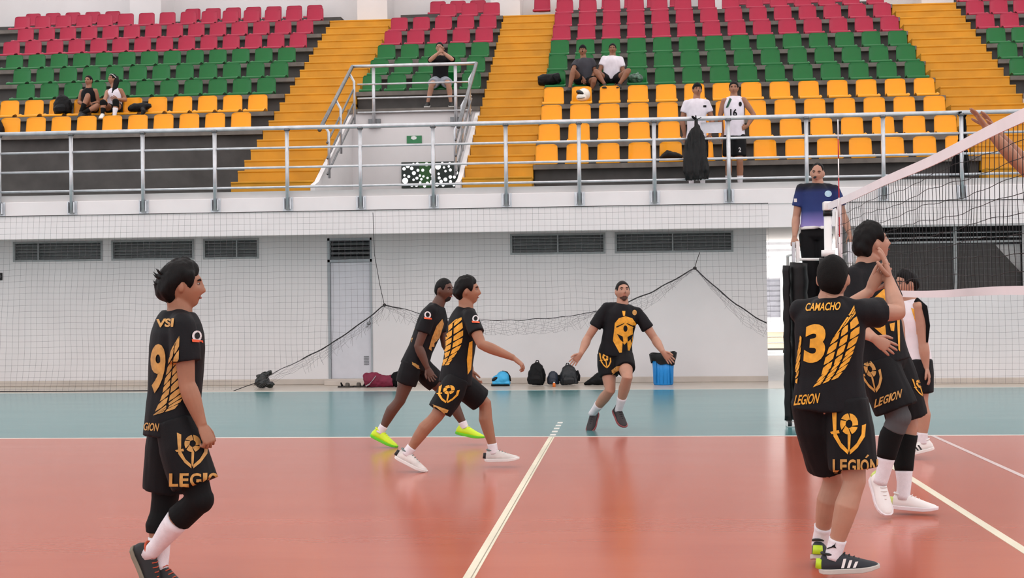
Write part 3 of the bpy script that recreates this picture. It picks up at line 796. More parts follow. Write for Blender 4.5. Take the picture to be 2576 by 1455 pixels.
# ---------------------------------------------------------- prints that lie on the cloth
def decal(name, polys, m, garment, grid=7, off=.004):
    """polys: outlines in photo pixels, laid onto the garment surface as thin cloth print"""
    me = garment.data; dg = None
    bv = BVHTree.FromPolygons([v.co.copy() for v in me.vertices], [tuple(p.vertices) for p in me.polygons])
    bm = bmesh.new()
    for pl in polys:
        if isinstance(pl, bpy.types.Mesh): bm.from_mesh(pl); continue
        vs_ = [bm.verts.new((x, y, 0)) for x, y in pl]
        bm.faces.new(vs_)
    bmesh.ops.triangulate(bm, faces=bm.faces[:])
    xs = [v.co.x for v in bm.verts]; ys = [v.co.y for v in bm.verts]
    for ax, lo, hi in ((0, min(xs), max(xs)), (1, min(ys), max(ys))):
        c = lo+grid
        while c < hi:
            co = [0, 0, 0]; co[ax] = c; no = [0, 0, 0]; no[ax] = 1
            bmesh.ops.bisect_plane(bm, geom=bm.verts[:]+bm.edges[:]+bm.faces[:], plane_co=co, plane_no=no); c += grid
    bmesh.ops.remove_doubles(bm, verts=bm.verts[:], dist=.08)
    bmesh.ops.triangulate(bm, faces=[f for f in bm.faces if len(f.verts) > 4])
    dead = []
    for v in bm.verts:
        d = ray(v.co.x, v.co.y).normalized(); h = bv.ray_cast(CAMP, d)
        if h[0] is None: dead.append(v)
        else: v.co = h[0]+(h[1] if h[1].dot(d) < 0 else -h[1])*off-d*.001
    bmesh.ops.delete(bm, geom=dead, context='VERTS')
    # drop slivers that jump between surfaces
    bad = [f for f in bm.faces if max(e.calc_length() for e in f.edges) > .09]
    bmesh.ops.delete(bm, geom=bad, context='FACES')
    if not bm.faces: bm.free(); return None
    out = bpy.data.meshes.new(name); bm.to_mesh(out); bm.free()
    return mkobj(name, out, m, garment)
def text_px(s, x, y, w, h, shear=0, slope=0, bold=.02):
    """text mesh whose box is w x h pixels with lower-left at (x,y)"""
    cu = bpy.data.curves.new('t', 'FONT'); cu.body = s; cu.offset = bold; cu.fill_mode = 'FRONT' if False else 'BOTH'; cu.resolution_u = 4
    ob = bpy.data.objects.new('t', cu); COL.objects.link(ob)
    me = bpy.data.meshes.new_from_object(ob.evaluated_get(bpy.context.evaluated_depsgraph_get()))
    bpy.data.objects.remove(ob)
    vs_ = [v.co for v in me.vertices]
    x0, x1 = min(v.x for v in vs_), max(v.x for v in vs_); y0, y1 = min(v.y for v in vs_), max(v.y for v in vs_)
    for v in me.vertices:
        u, q = (v.co.x-x0)/(x1-x0), (v.co.y-y0)/(y1-y0)
        v.co = V((x+u*w+q*shear, y-q*h+u*slope, 0))
    return me

def letters(g, s, x, y, w, h, m, shear=0, slope=0, bold=.03, grid=5):
    wt = [.42 if ch == 'I' else 1.12 if ch in 'OGN' else .9 for ch in s]; tot = sum(wt); q = 0
    for ch, k in zip(s, wt):
        try: decal('letter_print', [text_px(ch, x+w*q/tot, y+slope*q/tot, w*k/tot*.88, h, shear, slope*k/tot, bold)], m, g, grid, .006)
        except Exception: pass
        q += k
# ---------------------------------------------------------- the players
sk_tan = skin('tan_skin', '#96674e'); sk_pale = skin('light_skin', '#ab7f69'); sk_dark = skin('dark_brown_skin', '#54342670'[:7]); sk_mid = skin('brown_skin', '#85583f')
JER = dict(mat=jersey_m, hem=-.16, sleeve=.62)
SHO = dict(mat=short_m, len=.78)
FW = (1, 0, 0)
p9 = person('player in black number nine jersey walking right, dark messy hair, near the left edge', 6.8,
    (459, 721), (450, 793), (436, 1046), 26,
    [((470, 966, 0), (508, 1070, 0), (530, 1118), (-.8, .4, 0), 1.35), ((415, 960, 1), (440, 1055, 1), (452, 1100), (0, -1, 0), .8)],
    [((503, 1258, -.1), (378, 1392, .04), (412, 1462, .02)), ((414, 1276, .12), (403, 1425, .1), (470, 1462, .05))],
    sk_tan, head_ang=18, head_pitch=2, voxel=.006, hair=(.036, hair_m, dict(front=.1, top=-.12, back=.25, tuft=1, line=-.008)), girth=.98, eyes=True,
    shirt=dict(mat=jersey_m, hem=-.2, sleeve=.62, ease=.026), shorts=dict(mat=short_m, len=.8, ease=.036),
    socks=((0, .35, 1.05, sock_w), (1, .5, 1.05, sock_w)), pads=((0, -.3, .34, pad_k, 'knee_pad'), (1, -.3, .42, pad_k, 'knee_pad')),
    shoes=dict(up=rubber_k, sole=mat('dirty_sole', '#7d7464', .8), laces=mat('orange_lace', '#b5482a', .7), raw=1))
A_ = person('player in black and gold kit with neon green shoes, goatee, leaning forward', 13.5,
    (1117, 731), (1100, 772), (1046, 910), -8,
    [((1052, 871, -1), (1075, 926, 0), (1092, 962), (.3, -.6, 0), .5), ((1120, 868, 1), (1150, 905, 1), (1165, 925))],
    [((1006, 1008, -.1), (957, 1086, -.1), (987, 1116, -.12)), ((1140, 1004, .15), (1168, 1074, .15), (1212, 1098, .12))],
    sk_dark, head_ang=-28, voxel=.007, hair=(.007, hair_m), beard=1, shirt=dict(JER, hem=-.1), shorts=dict(SHO, len=.55, ease=.028),
    socks=((0, .82, 1.05, sock_w), (1, .82, 1.05, sock_w)),
    shoes=dict(up=mat('neon_yellow_green', '#c3e01c', .5, var=.1), sole=mat('neon_green', '#5fc41f', .5), laces=mat('neon_yellow', '#d9e52a', .5)))
B_ = person('player in black and gold winged jersey striding right with arm stretched out', 11.6,
    (1176, 733), (1171, 779), (1148, 946), 22,
    [((1211, 867, -1), (1292, 901, 0), (1318, 922), (-.3, .2, -1), .85), ((1160, 868, 1), (1185, 930, 1), (1195, 955))],
    [((1098, 1048, -.15), (1024, 1140, -.15), (1064, 1178, -.15)), ((1220, 1016, .2), (1241, 1136, .2), (1300, 1152, .2))],
    sk_tan, head_ang=2, head_pitch=4, voxel=.0065, hair=(.026, hair_m, dict(front=.2, back=.3, line=-.004)), shirt=dict(JER, hem=-.12), shorts=dict(SHO, len=.86),
    socks=((0, .84, 1.05, sock_w), (1, .84, 1.05, sock_w)),
    shoes=dict(up=mat('white_mesh_shoe', '#cfc9c4', .6, var=.18, scale=12), sole=white_rub, laces=mat('grey_lace', '#6c7a78', .7), heel=rubber_k))
C_ = person('bearded player in black jersey with golden helmet print running toward the net', 15.0,
    (1566, 735), (1566, 769), (1548, 888), 272,
    [((1478, 852, 0), (1461, 891, -1), (1441, 913), (.3, -1, 0), .25), ((1647, 853, 0), (1668, 886, -1), (1690, 910), (-.3, -1, 0), .25, -1)],
    [((1535, 982, -.12), (1491, 1040, .2), (1480, 1072, .08)), ((1578, 950, -.32), (1557, 1030, -.05), (1574, 1062, -.2))],
    sk_pale, head_ang=285, head_pitch=12, voxel=.0075, hair=(.006, hair_m), beard=2, girth=1.08, shirt=dict(JER, hem=-.08, ease=.014), shorts=dict(SHO, len=.62, ease=.022),
    socks=((0, .62, 1.05, sock_w), (1, .62, 1.05, sock_w)),
    shoes=dict(up=mat('dark_maroon_shoe', '#241a1d', .6), sole=mat('dull_red_sole', '#8a3f41', .6), laces=rubber_k, raw=1))
p3 = person('player in black number three jersey seen from behind, clapping hands raised, near the post', 7.1,
    (2096, 703), (2088, 760), (2086, 996), 66,
    [((2258, 787, 1), (2236, 703, 1), (2226, 655), (-1, .3, 0), .18), ((2092, 806, 1), (2188, 733, 1), (2210, 690), (.6, -.6, .3), .18)],
    [((2150, 1212, -.06), (2096, 1398, -.04), (2170, 1424, -.05)), ((2098, 1205, .18), (2062, 1366, .3), (2080, 1392, .55))],
    sk_pale, head_ang=72, head_pitch=8, voxel=.006, hand_s=1.08, hair=(.010, mat('cropped_black_hair', '#0a0908', .8, var=.4, scale=90, bump=.3, bscale=200, spec=.2)), girth=1.0, eyes=False, sh_w=.145,
    shirt=dict(mat=jersey_m, hem=-.16, sleeve=.5, ease=.026), shorts=dict(mat=short_m, len=.84, ease=.04),
    socks=((0, .78, 1.05, sock_w), (1, .74, 1.05, sock_w)),
    shoes=dict(up=mat('charcoal_knit_shoe', '#20242a', .7), sole=mat('grey_white_sole', '#b9b4ac', .7), stripe=white_rub, laces=rubber_k, heel=mat('lime_heel', '#b7d61d', .5)))
p10 = person('tall player in black number ten jersey looking up right, hand on belly', 9.1,
    (2196, 614), (2176, 671), (2222, 898), -38,
    [((2146, 818, -1), (2200, 852, -1), (2250, 884), (0, 1, 0), .3), ((2252, 800, 1), (2268, 880, 0), (2275, 910))],
    [((2262, 1050, -.12), (2216, 1210, -.06), (2232, 1278, -.14)), ((2286, 1074, .12), (2272, 1248, .1), (2334, 1276, .06))],
    sk_pale, s=1.08, head_ang=14, head_pitch=16, voxel=.0065, hair=(.034, hair_m, dict(front=.1, back=.2, top=.1)), shirt=dict(mat=jersey_m, hem=-.06, sleeve=.62, ease=.026), shorts=dict(mat=short_m, len=.86, ease=.045),
    socks=((0, .62, 1.05, sock_w), (1, .62, 1.05, sock_w)), pads=((0, .16, .64, pad_k, 'calf_sleeve'), (1, .1, .64, pad_k, 'calf_sleeve'), (0, -.24, .2, mat('grey_knee_pad', '#4a4a4c', .85), 'knee_pad')),
    shoes=dict(up=mat('white_knit_shoe', '#e6e1de', .6, var=.05), sole=mat('white_pink_sole', '#e2d8da', .6), laces=white_rub, heel=mat('pale_lime', '#cfe07a', .5)))
opp = person('opponent in white and black sleeveless jersey with yellow trim, standing behind the net', 12.4,
    (2279, 716), (2290, 760), (2302, 902), 196,
    [((2262, 850, 1), (2268, 905, 1), (2266, 930)), ((2323, 866, -1), (2330, 925, 0), (2340, 958), (-1, .3, 0), .35, -1)],
    [((2300, 1012, .1), (2302, 1108, .1), (2262, 1134, .1)), ((2318, 1012, -.1), (2322, 1112, -.1), (2284, 1138, -.1))],
    sk_pale, voxel=.008, head_ang=205, hair=(.026, hair_m, dict(front=.3, back=.2)), shirt=dict(mat=mat('white_jersey', '#ded9de', .75), hem=-.1, sleeve=0, ease=.016, name='jersey'), shorts=SHO,
    socks=((0, .78, 1.05, sock_w), (1, .78, 1.05, sock_w)), shoes=dict(up=white_rub, sole=white_rub, stripe=rubber_k, laces=white_rub))
MB().tube([opp.sh[1].lerp(opp.sh[0], .2)+V((0, 0, .03)), opp.sh[1]+V((.02, 0, -.02)), opp.sh[1]+V((.04, .0, -.16)), opp.sh[1]+V((.03, 0, -.3))], [(.03, .07), (.03, .085), (.02, .08), (.02, .06)], 12).obj('black_yoke', black_cloth, opp.root, True)
# ---------------------------------------------------------- prints on the kit
def lerp_poly(pl, t):
    n = len(pl)-1; x = max(0, min(.9999, t))*n; i = int(x); f = x-i
    return (pl[i][0]*(1-f)+pl[i+1][0]*f, pl[i][1]*(1-f)+pl[i+1][1]*f)
def wing(Lp, Rp, n, gap=.3, cols=2, cg=.09, lag=.32):
    out = []
    for k in range(n):
        t0, t1 = k/n*(1+lag), (k+1-gap)/n*(1+lag)
        a, b, c, d = lerp_poly(Lp, t0), lerp_poly(Rp, t0-lag), lerp_poly(Rp, t1-lag), lerp_poly(Lp, t1)
        if abs((a[0]*b[1]-b[0]*a[1])+(b[0]*c[1]-c[0]*b[1])+(c[0]*d[1]-d[0]*c[1])+(d[0]*a[1]-a[0]*d[1])) < 8: continue
        for j in range(cols):
            u0, u1 = j/cols+(cg/2 if j else 0), (j+1)/cols-(cg/2 if j < cols-1 else 0)
            m = lambda p, q, u: (p[0]+(q[0]-p[0])*u, p[1]+(q[1]-p[1])*u)
            um = (u0+u1)/2
            q0, q1, q2, q3 = m(a, b, u0), m(a, b, u1), m(d, c, u1), m(d, c, u0)
            h = (q3[1]-q0[1])*.12
            out.append([q0, (m(a, b, um)[0], m(a, b, um)[1]-h), q1, q2, (m(d, c, um)[0], m(d, c, um)[1]+h), q3])
    return out
def emblem(cx, cy, w, h, tilt=0):
    """shield with a ball and a sword"""
    R = lambda x, y: (cx+x*w/2+y*tilt*h/2, cy+y*h/2)
    o = [[R(-1, -.95), R(-.72, -.85), R(-.74, .05), R(-.45, .5), R(-.06, .8), R(-.06, 1), R(-.5, .7), R(-.9, .2)],
         [R(.98, -.35), R(.74, -.28), R(.72, .1), R(.45, .5), R(.06, .8), R(.06, 1), R(.5, .7), R(.92, .2)],
         [R(-.07, .12), R(.1, .12), R(.07, .72), R(.0, .92), R(-.06, .72)],
         [R(-1.1, .0), R(-.6, -.08), R(-.55, .06), R(-1.0, .1)]]
    for (a0, a1, r0, r1) in ((.3, 1.25, .52, .2), (1.4, 2.4, .52, .2), (2.55, 3.5, .52, .2), (3.65, 4.6, .52, .2), (4.75, 6.4, .52, .2)):
        pts = [(r0*math.cos(a0+(a1-a0)*k/5), -.35+r0*.9*math.sin(a0+(a1-a0)*k/5)) for k in range(6)]+[(r1*math.cos(a1+.4-(a1-a0)*k/5), -.35+r1*.9*math.sin(a1+.4-(a1-a0)*k/5)) for k in range(6)]
        o.append([R(x, y) for x, y in pts])
    return o
def disc(cx, cy, rx, ry, n=14): return [(cx+rx*math.cos(2*math.pi*k/n), cy+ry*math.sin(2*math.pi*k/n)) for k in range(n)]
badge_w = mat('white_badge_print', '#cfc9c9', .6); badge_o = mat('orange_badge_print', '#d9552a', .6); ink_k = mat('black_print', '#101012', .7, spec=.2)
def badge(g, x, y, r):
    decal('badge_print', [disc(x, y, r, r*1.15)], badge_w, g, 6); decal('badge_print', [disc(x, y-.5, r*.55, r*.7)], ink_k, g, 6, .0065)
    decal('badge_print', [[(x-r*1.1, y+r*.7), (x+r*1.1, y+r*.9), (x+r*1.2, y+r*1.4), (x-r, y+r*1.25)]], badge_o, g, 6, .0065)
# number nine
g = p9.shirt
decal('number_print', [text_px('9', 377, 990, 37, 124, 5, 0, .035)], bronze_m, g)
decal('wing_print', wing([(446, 855), (432, 880), (424, 915), (414, 965), (408, 1000), (387, 1046)], [(452, 846), (450, 905), (449, 945), (452, 985), (460, 1004), (436, 1034)], 12, .3, 2), bronze_m, g)
decal('name_print', [text_px('VSI', 393, 825, 44, 21, 2, -2, .04)], bronze_m, g)
decal('team_print', [text_px('LEGION', 348, 1082, 50, 20, 4, 4, .02)], bronze_m, g)
badge(g, 494, 846, 12)
decal('front_print', [[(512, 905), (519, 900), (519, 960), (514, 945)]], bronze_m, g)
g = p9.shorts
decal('emblem_print', emblem(484, 1133, 78, 92), bronze_m, g); letters(g, 'LEGION', 428, 1224, 155, 33, bronze_m)
# number three
g = p3.shirt
decal('number_print', [text_px('3', 2022, 915, 52, 97, 6, -4, .05)], gold_m, g)
decal('wing_print', wing([(2149, 770), (2112, 826), (2091, 858), (2077, 900), (2067, 944), (2046, 975)], [(2153, 788), (2163, 830), (2150, 870), (2144, 890), (2130, 922), (2104, 956)], 11, .3, 3), gold_m, g)
decal('wing_print', wing([(2014, 845), (2006, 900), (1998, 960)], [(2018, 850), (2014, 910), (2006, 972)], 8, .3, 1), gold_m, g)
decal('name_print', [text_px('CAMACHO', 2026, 784, 86, 20, 4, -3, .02)], gold_m, g)
decal('team_print', [text_px('LEGION', 1998, 1021, 60, 26, 6, -6, .02)], gold_m, g)
g = p3.shorts
decal('accent_print', [[(2175, 1152), (2181, 1144), (2185, 1146), (2179, 1153)]], bronze_m, g); decal('emblem_print', emblem(2136, 1087, 84, 114), gold_m, g); letters(g, 'LEGION', 2097, 1190, 112, 34, bronze_m)
# number ten
g = p10.shirt
decal('chest_print', [[(2186, 765), (2200, 748), (2223, 727), (2242, 758), (2238, 778), (2212, 770), (2196, 776)], [(2196, 822), (2226, 818), (2229, 851)], [(2237, 815), (2250, 812), (2248, 834), (2240, 832)], [(2255, 800), (2262, 800), (2263, 885), (2259, 880)]], gold_m, g)
decal('number_print', [text_px('10', 2219, 768, 17, 17, 0, 0, .02)], ink_k, g, 6, .0065)
g = p10.shorts
decal('emblem_print', emblem(2193, 944, 54, 88, .25), bronze_m, g); letters(g, 'LEGION', 2200, 1027, 66, 22, bronze_m, 4, -26)
decal('emblem_print', emblem(2314, 975, 30, 46, .3), gold_m, g)
# winged jersey
g = B_.shirt
decal('wing_print', wing([(1145, 806), (1122, 826), (1114, 862), (1111, 890), (1108, 921)], [(1162, 799), (1166, 838), (1160, 872), (1138, 905), (1128, 921)], 10, .3, 2), gold_m, g)
decal('front_print', [[(1180, 862), (1188, 858), (1187, 900), (1184, 930), (1176, 943), (1174, 905)]], gold_m, g)
badge(g, 1196, 803, 8)
g = B_.shorts
decal('emblem_print', emblem(1128, 990, 54, 50, -.2), gold_m, g, 7); decal('hem_print', [[(1088, 1018), (1128, 1032), (1122, 1044), (1084, 1030)]], bronze_m, g, 7)
g = A_.shirt
decal('front_print', [[(1112, 803), (1116, 815), (1105, 850), (1092, 888), (1078, 878), (1086, 850), (1098, 820)]], bronze_m, g, 7)
decal('wing_print', wing([(1040, 806), (1028, 840), (1022, 866)], [(1046, 815), (1040, 850), (1034, 870)], 8, .3, 1), bronze_m, g, 7)
badge(g, 1076, 793, 8)
decal('emblem_print', [[(1036, 908), (1048, 918), (1070, 924), (1072, 932), (1050, 928), (1037, 918)], [(1048, 910), (1060, 912), (1066, 919), (1054, 917)]], bronze_m, A_.shorts, 7)
g = C_.shirt
decal('helmet_print', [[(1547, 813), (1557, 801), (1573, 796), (1590, 801), (1600, 815), (1594, 850), (1582, 886), (1576, 876), (1578, 855), (1589, 843), (1577, 847), (1571, 866), (1565, 848), (1552, 841), (1565, 855), (1567, 874), (1558, 888), (1542, 858)], [(1565, 783), (1573, 783), (1572, 795), (1567, 795)]], gold_m, g, 7)
decal('helmet_slits', [[(1552, 840), (1566, 847), (1568, 862), (1561, 856)], [(1578, 848), (1591, 841), (1589, 851), (1579, 860)], [(1566, 862), (1570, 868), (1577, 861), (1579, 892), (1564, 892)], [(1550, 822), (1570, 813), (1570, 815), (1551, 825)], [(1576, 813), (1597, 822), (1596, 825), (1576, 815)]], ink_k, g, 6, .0065)
decal('crest_print', [disc(1596, 787, 6, 7)], bronze_m, g, 6)
decal('helmet_mark', [disc(1573, 827, 5, 8)], ink_k, g, 6, .0065)
g = C_.shorts
decal('emblem_print', emblem(1524, 907, 28, 40, .15), gold_m, g, 6); decal('hem_print', [[(1538, 932), (1552, 922), (1566, 919), (1570, 925), (1552, 935), (1540, 944)]], bronze_m, g, 6)
decal('trim_print', [[(2292, 775), (2300, 778), (2310, 812), (2312, 840), (2306, 842), (2304, 815)]], gold_m, opp.shirt, 7)
decal('sock_logo', [[(2078, 1384), (2084, 1379), (2092, 1376), (2100, 1370), (2103, 1364), (2101, 1374), (2104, 1380), (2096, 1378), (2089, 1380)]], ink_k, [o for o in p3.root.children if o.name.startswith('sock')][0], 6)

# ---------------------------------------------------------- blocker whose raised arms reach into view
blk = person('blocker at the right edge, only the raised forearms showing above the net', 10.0,
    (2700, 500), (2712, 560), (2740, 760), 180,
    [((2592, 425, 0), (2502, 326, 0), (2468, 274), (-1, 0, 0), .15), ((2562, 412, 0), (2478, 318, 0), (2440, 264), (-1, 0, 0), .12, -1)],
    [((2760, 905), (2790, 1030), (2770, 1070)), ((2745, 900, .2), (2775, 1040, .2), (2755, 1080, .2))],
    sk_tan, voxel=.0075, hair=(.02, hair_m), shirt=dict(mat=mat('white_jersey', '#ded9de', .75), hem=-.1, sleeve=0), shorts=SHO, shoes=dict(up=white_rub, sole=white_rub))
# ---------------------------------------------------------- referee
ref_m = bpy.data.materials.new('blue_gradient_shirt'); ref_m.use_nodes = True
_nt = ref_m.node_tree; _b = _nt.nodes['Principled BSDF']; _b.inputs['Roughness'].default_value = .7; _b.inputs['Specular IOR Level'].default_value = .25
_tc = _nt.nodes.new('ShaderNodeTexCoord'); _sx = _nt.nodes.new('ShaderNodeSeparateXYZ'); _mr = _nt.nodes.new('ShaderNodeMapRange'); _rp = _nt.nodes.new('ShaderNodeValToRGB')
_nt.links.new(_tc.outputs['Object'], _sx.inputs[0]); _nt.links.new(_sx.outputs['Z'], _mr.inputs['Value'])
_mr.inputs['From Min'].default_value = 2.17; _mr.inputs['From Max'].default_value = 2.72
_nt.links.new(_mr.outputs[0], _rp.inputs['Fac']); _nt.links.new(_rp.outputs[0], _b.inputs['Base Color'])
_e = _rp.color_ramp.elements; _e[0].color = lin('#8f82b8'); _e[1].color = lin('#0c0d18'); _e[1].position = .93
for _p, _c in ((.22, '#6f6aa8'), (.4, '#27386f'), (.78, '#1b2a5c'), (.86, '#0f1530')): _x = _e.new(_p); _x.color = lin(_c)
trou = mat('black_trousers', '#08080b', .75, spec=.2)
ref = person('referee in blue and purple gradient shirt with whistle standing on the stand', 16.0,
    (2056, 437), (2058, 466), (2052, 586), 265,
    [((2003, 547, 0), (1999, 596, -1), (1997, 612), (0, .2, -1), 1.0), ((2122, 545, 0), (2137, 588, -1), (2141, 604), (0, .2, -1), 1.0, -1)],
    [((2038, 690, -.05), (2036, 775), (2030, 784, -.2)), ((2070, 690, -.05), (2072, 775), (2076, 784, -.2))],
    sk_pale, head_ang=255, head_pitch=-4, head_roll=-6, voxel=.008, girth=1.05, sh_w=.185, hair=(.008, hair_m, dict(line=.03)),
    shirt=dict(mat=ref_m, hem=.09, sleeve=.62, ease=.02, name='polo_shirt'), shorts=dict(mat=trou, len=1.2, ease=.012, name='trousers'), shoes=dict(up=rubber_k, sole=rubber_k))
decal('shirt_badge', [disc(2083, 488, 9, 8)], mat('pale_blue_badge', '#9fc0cf', .6), ref.shirt, 5)
decal('sleeve_flag', [[(1998, 500), (2005, 500), (2005, 509), (1998, 509)]], badge_w, ref.shirt, 5)
_p = [ref.root]; c0 = P(2050, 577, 15.87)
zb_ = P(2052, 574, 16).z; xb_ = P(2053, 574, 16).x
MB().tube([(xb_+.172*math.cos(t), 16+.142*math.sin(t), zb_) for t in [2*math.pi*k/28 for k in range(29)]], [(.008, .018)]*29, 8, ref=(1, 0, 0)).obj('belt', mat('white_belt', '#d9d7d6', .5), ref.root, True)
MB().tube([P(2048, 447, 15.86), P(2051, 446, 15.82)], [.012, .014], 8).obj('whistle', rubber_k, ref.root, True)
# ---------------------------------------------------------- people in the stand
TEE = lambda m, **k: dict(mat=m, hem=k.get('hem', -.1), sleeve=k.get('sleeve', .55), ease=.02, name=k.get('name', 't_shirt'), fold=.01)
KSH = dict(rubber_k=1)
sh_black = dict(up=rubber_k, sole=rubber_k); sh_white = dict(up=white_rub, sole=white_rub)
tank_k = mat('black_tank_fabric', '#0c0c0f', .8, spec=.2); tank_w = mat('white_tank_fabric', '#d9d2dc', .8)
g1 = person('girl in black sleeveless jersey hugging a raised knee on the yellow row', 27.55,
    (223, 204), (223, 224), (224, 272), 262,
    [((199, 258, 0), (214, 262, -1), (226, 258)), ((248, 258, 0), (228, 262, -1), (218, 262))],
    [((221, 240, -.38), (204, 280, -.45), (200, 294, -.6)), ((245, 266, -.38), (210, 284, -.5), (200, 298, -.6))],
    sk_tan, s=.93, voxel=.012, hair=(.012, hair_m, dict(line=.01)), shirt=TEE(tank_k, sleeve=0, name='tank_top'), shorts=dict(SHO, len=.4), socks=((0, .55, 1.05, pad_k), (1, .6, 1.05, pad_k)), shoes=sh_black)
g2 = person('girl in white jersey with long dark hair, white headband and black knee pads', 27.55,
    (283, 200), (287, 224), (289, 274), 258,
    [((266, 244, -1), (262, 256, -1), (260, 262)), ((316, 252, 0), (296, 250, -1), (284, 248))],
    [((259, 258, -.4), (258, 286, -.45), (254, 296, -.6)), ((291, 256, -.4), (288, 290, -.45), (286, 300, -.6))],
    sk_tan, s=.95, head_ang=235, head_pitch=8, voxel=.012, hair=(.016, hair_m, dict(long=-1, band=white_rub)), shirt=TEE(tank_w, sleeve=0, name='tank_top'), shorts=dict(SHO, len=.4),
    socks=((0, .55, 1.05, pad_k), (1, .5, 1.05, sock_w)), pads=((0, -.2, .25, pad_k, 'knee_pad'), (1, -.2, .4, pad_k, 'knee_pad')), shoes=sh_white)
m1 = person('man in black shirt and grey shorts on the green row, hands at his mouth', 28.45,
    (1106, 121), (1110, 142), (1108, 202), 268,
    [((1082, 152, -1), (1104, 132, -1), (1110, 126)), ((1138, 150, -1), (1112, 130, -1), (1108, 124))],
    [((1086, 212, -.5), (1076, 258, -.42), (1072, 268, -.6)), ((1128, 210, -.5), (1134, 258, -.42), (1136, 268, -.6))],
    sk_pale, voxel=.012, hair=(.01, hair_m), shirt=TEE(tank_k, sleeve=.9, hem=-.03), shorts=dict(mat=mat('grey_shorts', '#8b8f98', .8), len=.75), shoes=dict(up=rubber_k, sole=white_rub))
m2 = person('young man in charcoal t-shirt and dark cap sitting on the green row', 28.35,
    (1466, 128), (1468, 149), (1472, 206), 268,
    [((1442, 178, -1), (1466, 196, -1), (1470, 204)), ((1497, 182, 0), (1484, 202, -1), (1478, 208))],
    [((1442, 176, -.45), (1433, 222, -.45), (1430, 228, -.6)), ((1495, 200, -.5), (1488, 226, -.4), (1487, 232, -.6))],
    sk_mid, voxel=.012, hair=(.01, hair_m, dict(cap=tank_k)), shirt=TEE(mat('charcoal_cotton', '#33333a', .85), hem=-.03), shorts=dict(SHO, len=.55), shoes=sh_black)
m3 = person('smiling man in white polo shirt and black shorts sitting with knees apart', 28.35,
    (1541, 124), (1541, 143), (1537, 202), 268,
    [((1508, 180, -1), (1519, 206, -1), (1522, 214)), ((1568, 184, -1), (1557, 208, -1), (1553, 216))],
    [((1499, 180, -.45), (1521, 212, -.45), (1520, 220, -.6)), ((1581, 178, -.45), (1558, 212, -.45), (1556, 220, -.6))],
    sk_mid, voxel=.012, girth=1.08, hair=(.009, hair_m), shirt=TEE(mat('white_cotton', '#d6d0d8', .85), name='polo_shirt', hem=.0), shorts=dict(SHO, len=.5), shoes=sh_black)
m4 = person('young man in plain white t-shirt and dark cap standing at the rail', 23.62,
    (1754, 227), (1752, 252), (1752, 346), 268,
    [((1716, 303, 0), (1722, 340, -1), (1724, 352)), ((1792, 302, 0), (1786, 338, -1), (1784, 350))],
    [((1740, 408, -.03), (1739, 466, .05), (1736, 472, -.1)), ((1766, 408, -.03), (1768, 466, .05), (1770, 472, -.1))],
    sk_tan, voxel=.011, head_ang=278, hair=(.016, hair_m, dict(cap=tank_k)), shirt=TEE(mat('white_cotton', '#d6d0d8', .85), hem=-.16), shorts=dict(SHO, len=.8), shoes=sh_black, socks=((0, .6, 1.05, sock_w), (1, .6, 1.05, sock_w)))
decal('chest_logo', [[(1769, 265), (1777, 265), (1777, 270), (1769, 270)]], ink_k, m4.shirt, 4)
m5 = person('player in white number sixteen sleeveless jersey standing at the rail, hand on hip', 23.62,
    (1846, 223), (1846, 246), (1848, 340), 262,
    [((1811, 295, 0), (1818, 338, 0), (1820, 350)), ((1896, 288, 0), (1880, 318, -1), (1870, 322), (0, 1, 0), .4, -1)],
    [((1833, 406, -.03), (1832, 466, .05), (1829, 472, -.1)), ((1861, 406, -.03), (1862, 466, .05), (1864, 472, -.1))],
    sk_tan, voxel=.011, head_ang=262, hair=(.014, hair_m), shirt=TEE(tank_w, sleeve=0, name='tank_top', hem=-.05), shorts=dict(SHO, len=.8), shoes=sh_black, socks=((0, .6, 1.05, sock_w), (1, .6, 1.05, sock_w)))
decal('number_print', [text_px('16', 1837, 293, 17, 19, 0, 0, .03)], ink_k, m5.shirt, 4)
decal('sash_print', [[(1836, 246), (1841, 250), (1832, 270), (1826, 272)]], mat('dark_green_print', '#1d4a33', .7), m5.shirt, 4)
decal('crest_print', [disc(1862, 262, 4, 6)], ink_k, m5.shirt, 4)
decal('number_print', [text_px('2', 1858, 383, 6, 12, 0, 0, .03)], badge_w, m5.shorts, 4)
# ============================================================= VOLLEYBALL NET, POST, STAND
NX, NY0, NY1 = 2.14, 5.2, 14.6
net = thing('volleyball_net', 'black volleyball net with white tapes stretched toward the camera at right', 'net', (NX, 10, 1.42))
mb = MB(); rnd = random.Random(3)
def sag(y, z): return NX+(.012*math.sin(y*3.1+z*2)+.01*math.sin(y*7.3+z*5))*math.sin(math.pi*max(0, min(1, (z-1.43)/.93)))
ny = int((NY1-NY0)/.1)
for k in range(ny+1):
    y = NY1-k*.1
    mb.tube([(sag(y, z), y+.006*math.sin(z*17+k), z) for z in (1.45, 1.6, 1.8, 2.0, 2.2, 2.37)], .0021, 4, caps=False)
for r in range(1, 9):
    z = 1.44+r*.1033
    mb.tube([(sag(y, z), y, z-.012*math.sin((y-NY0)*2.1+r)-.006*math.sin(y*9+r)) for y in [NY0+(NY1-NY0)*i/60 for i in range(61)]], .0022, 4, caps=False)
o = mb.obj('net_mesh', mat('black_net_cord', '#101013', .8), net); o['kind'] = 'stuff'
tape_m = mat('white_net_tape', '#e5dfe2', .6, var=.03, scale=4)
ys = [NY0+(15.38-NY0)*i/40 for i in range(41)]
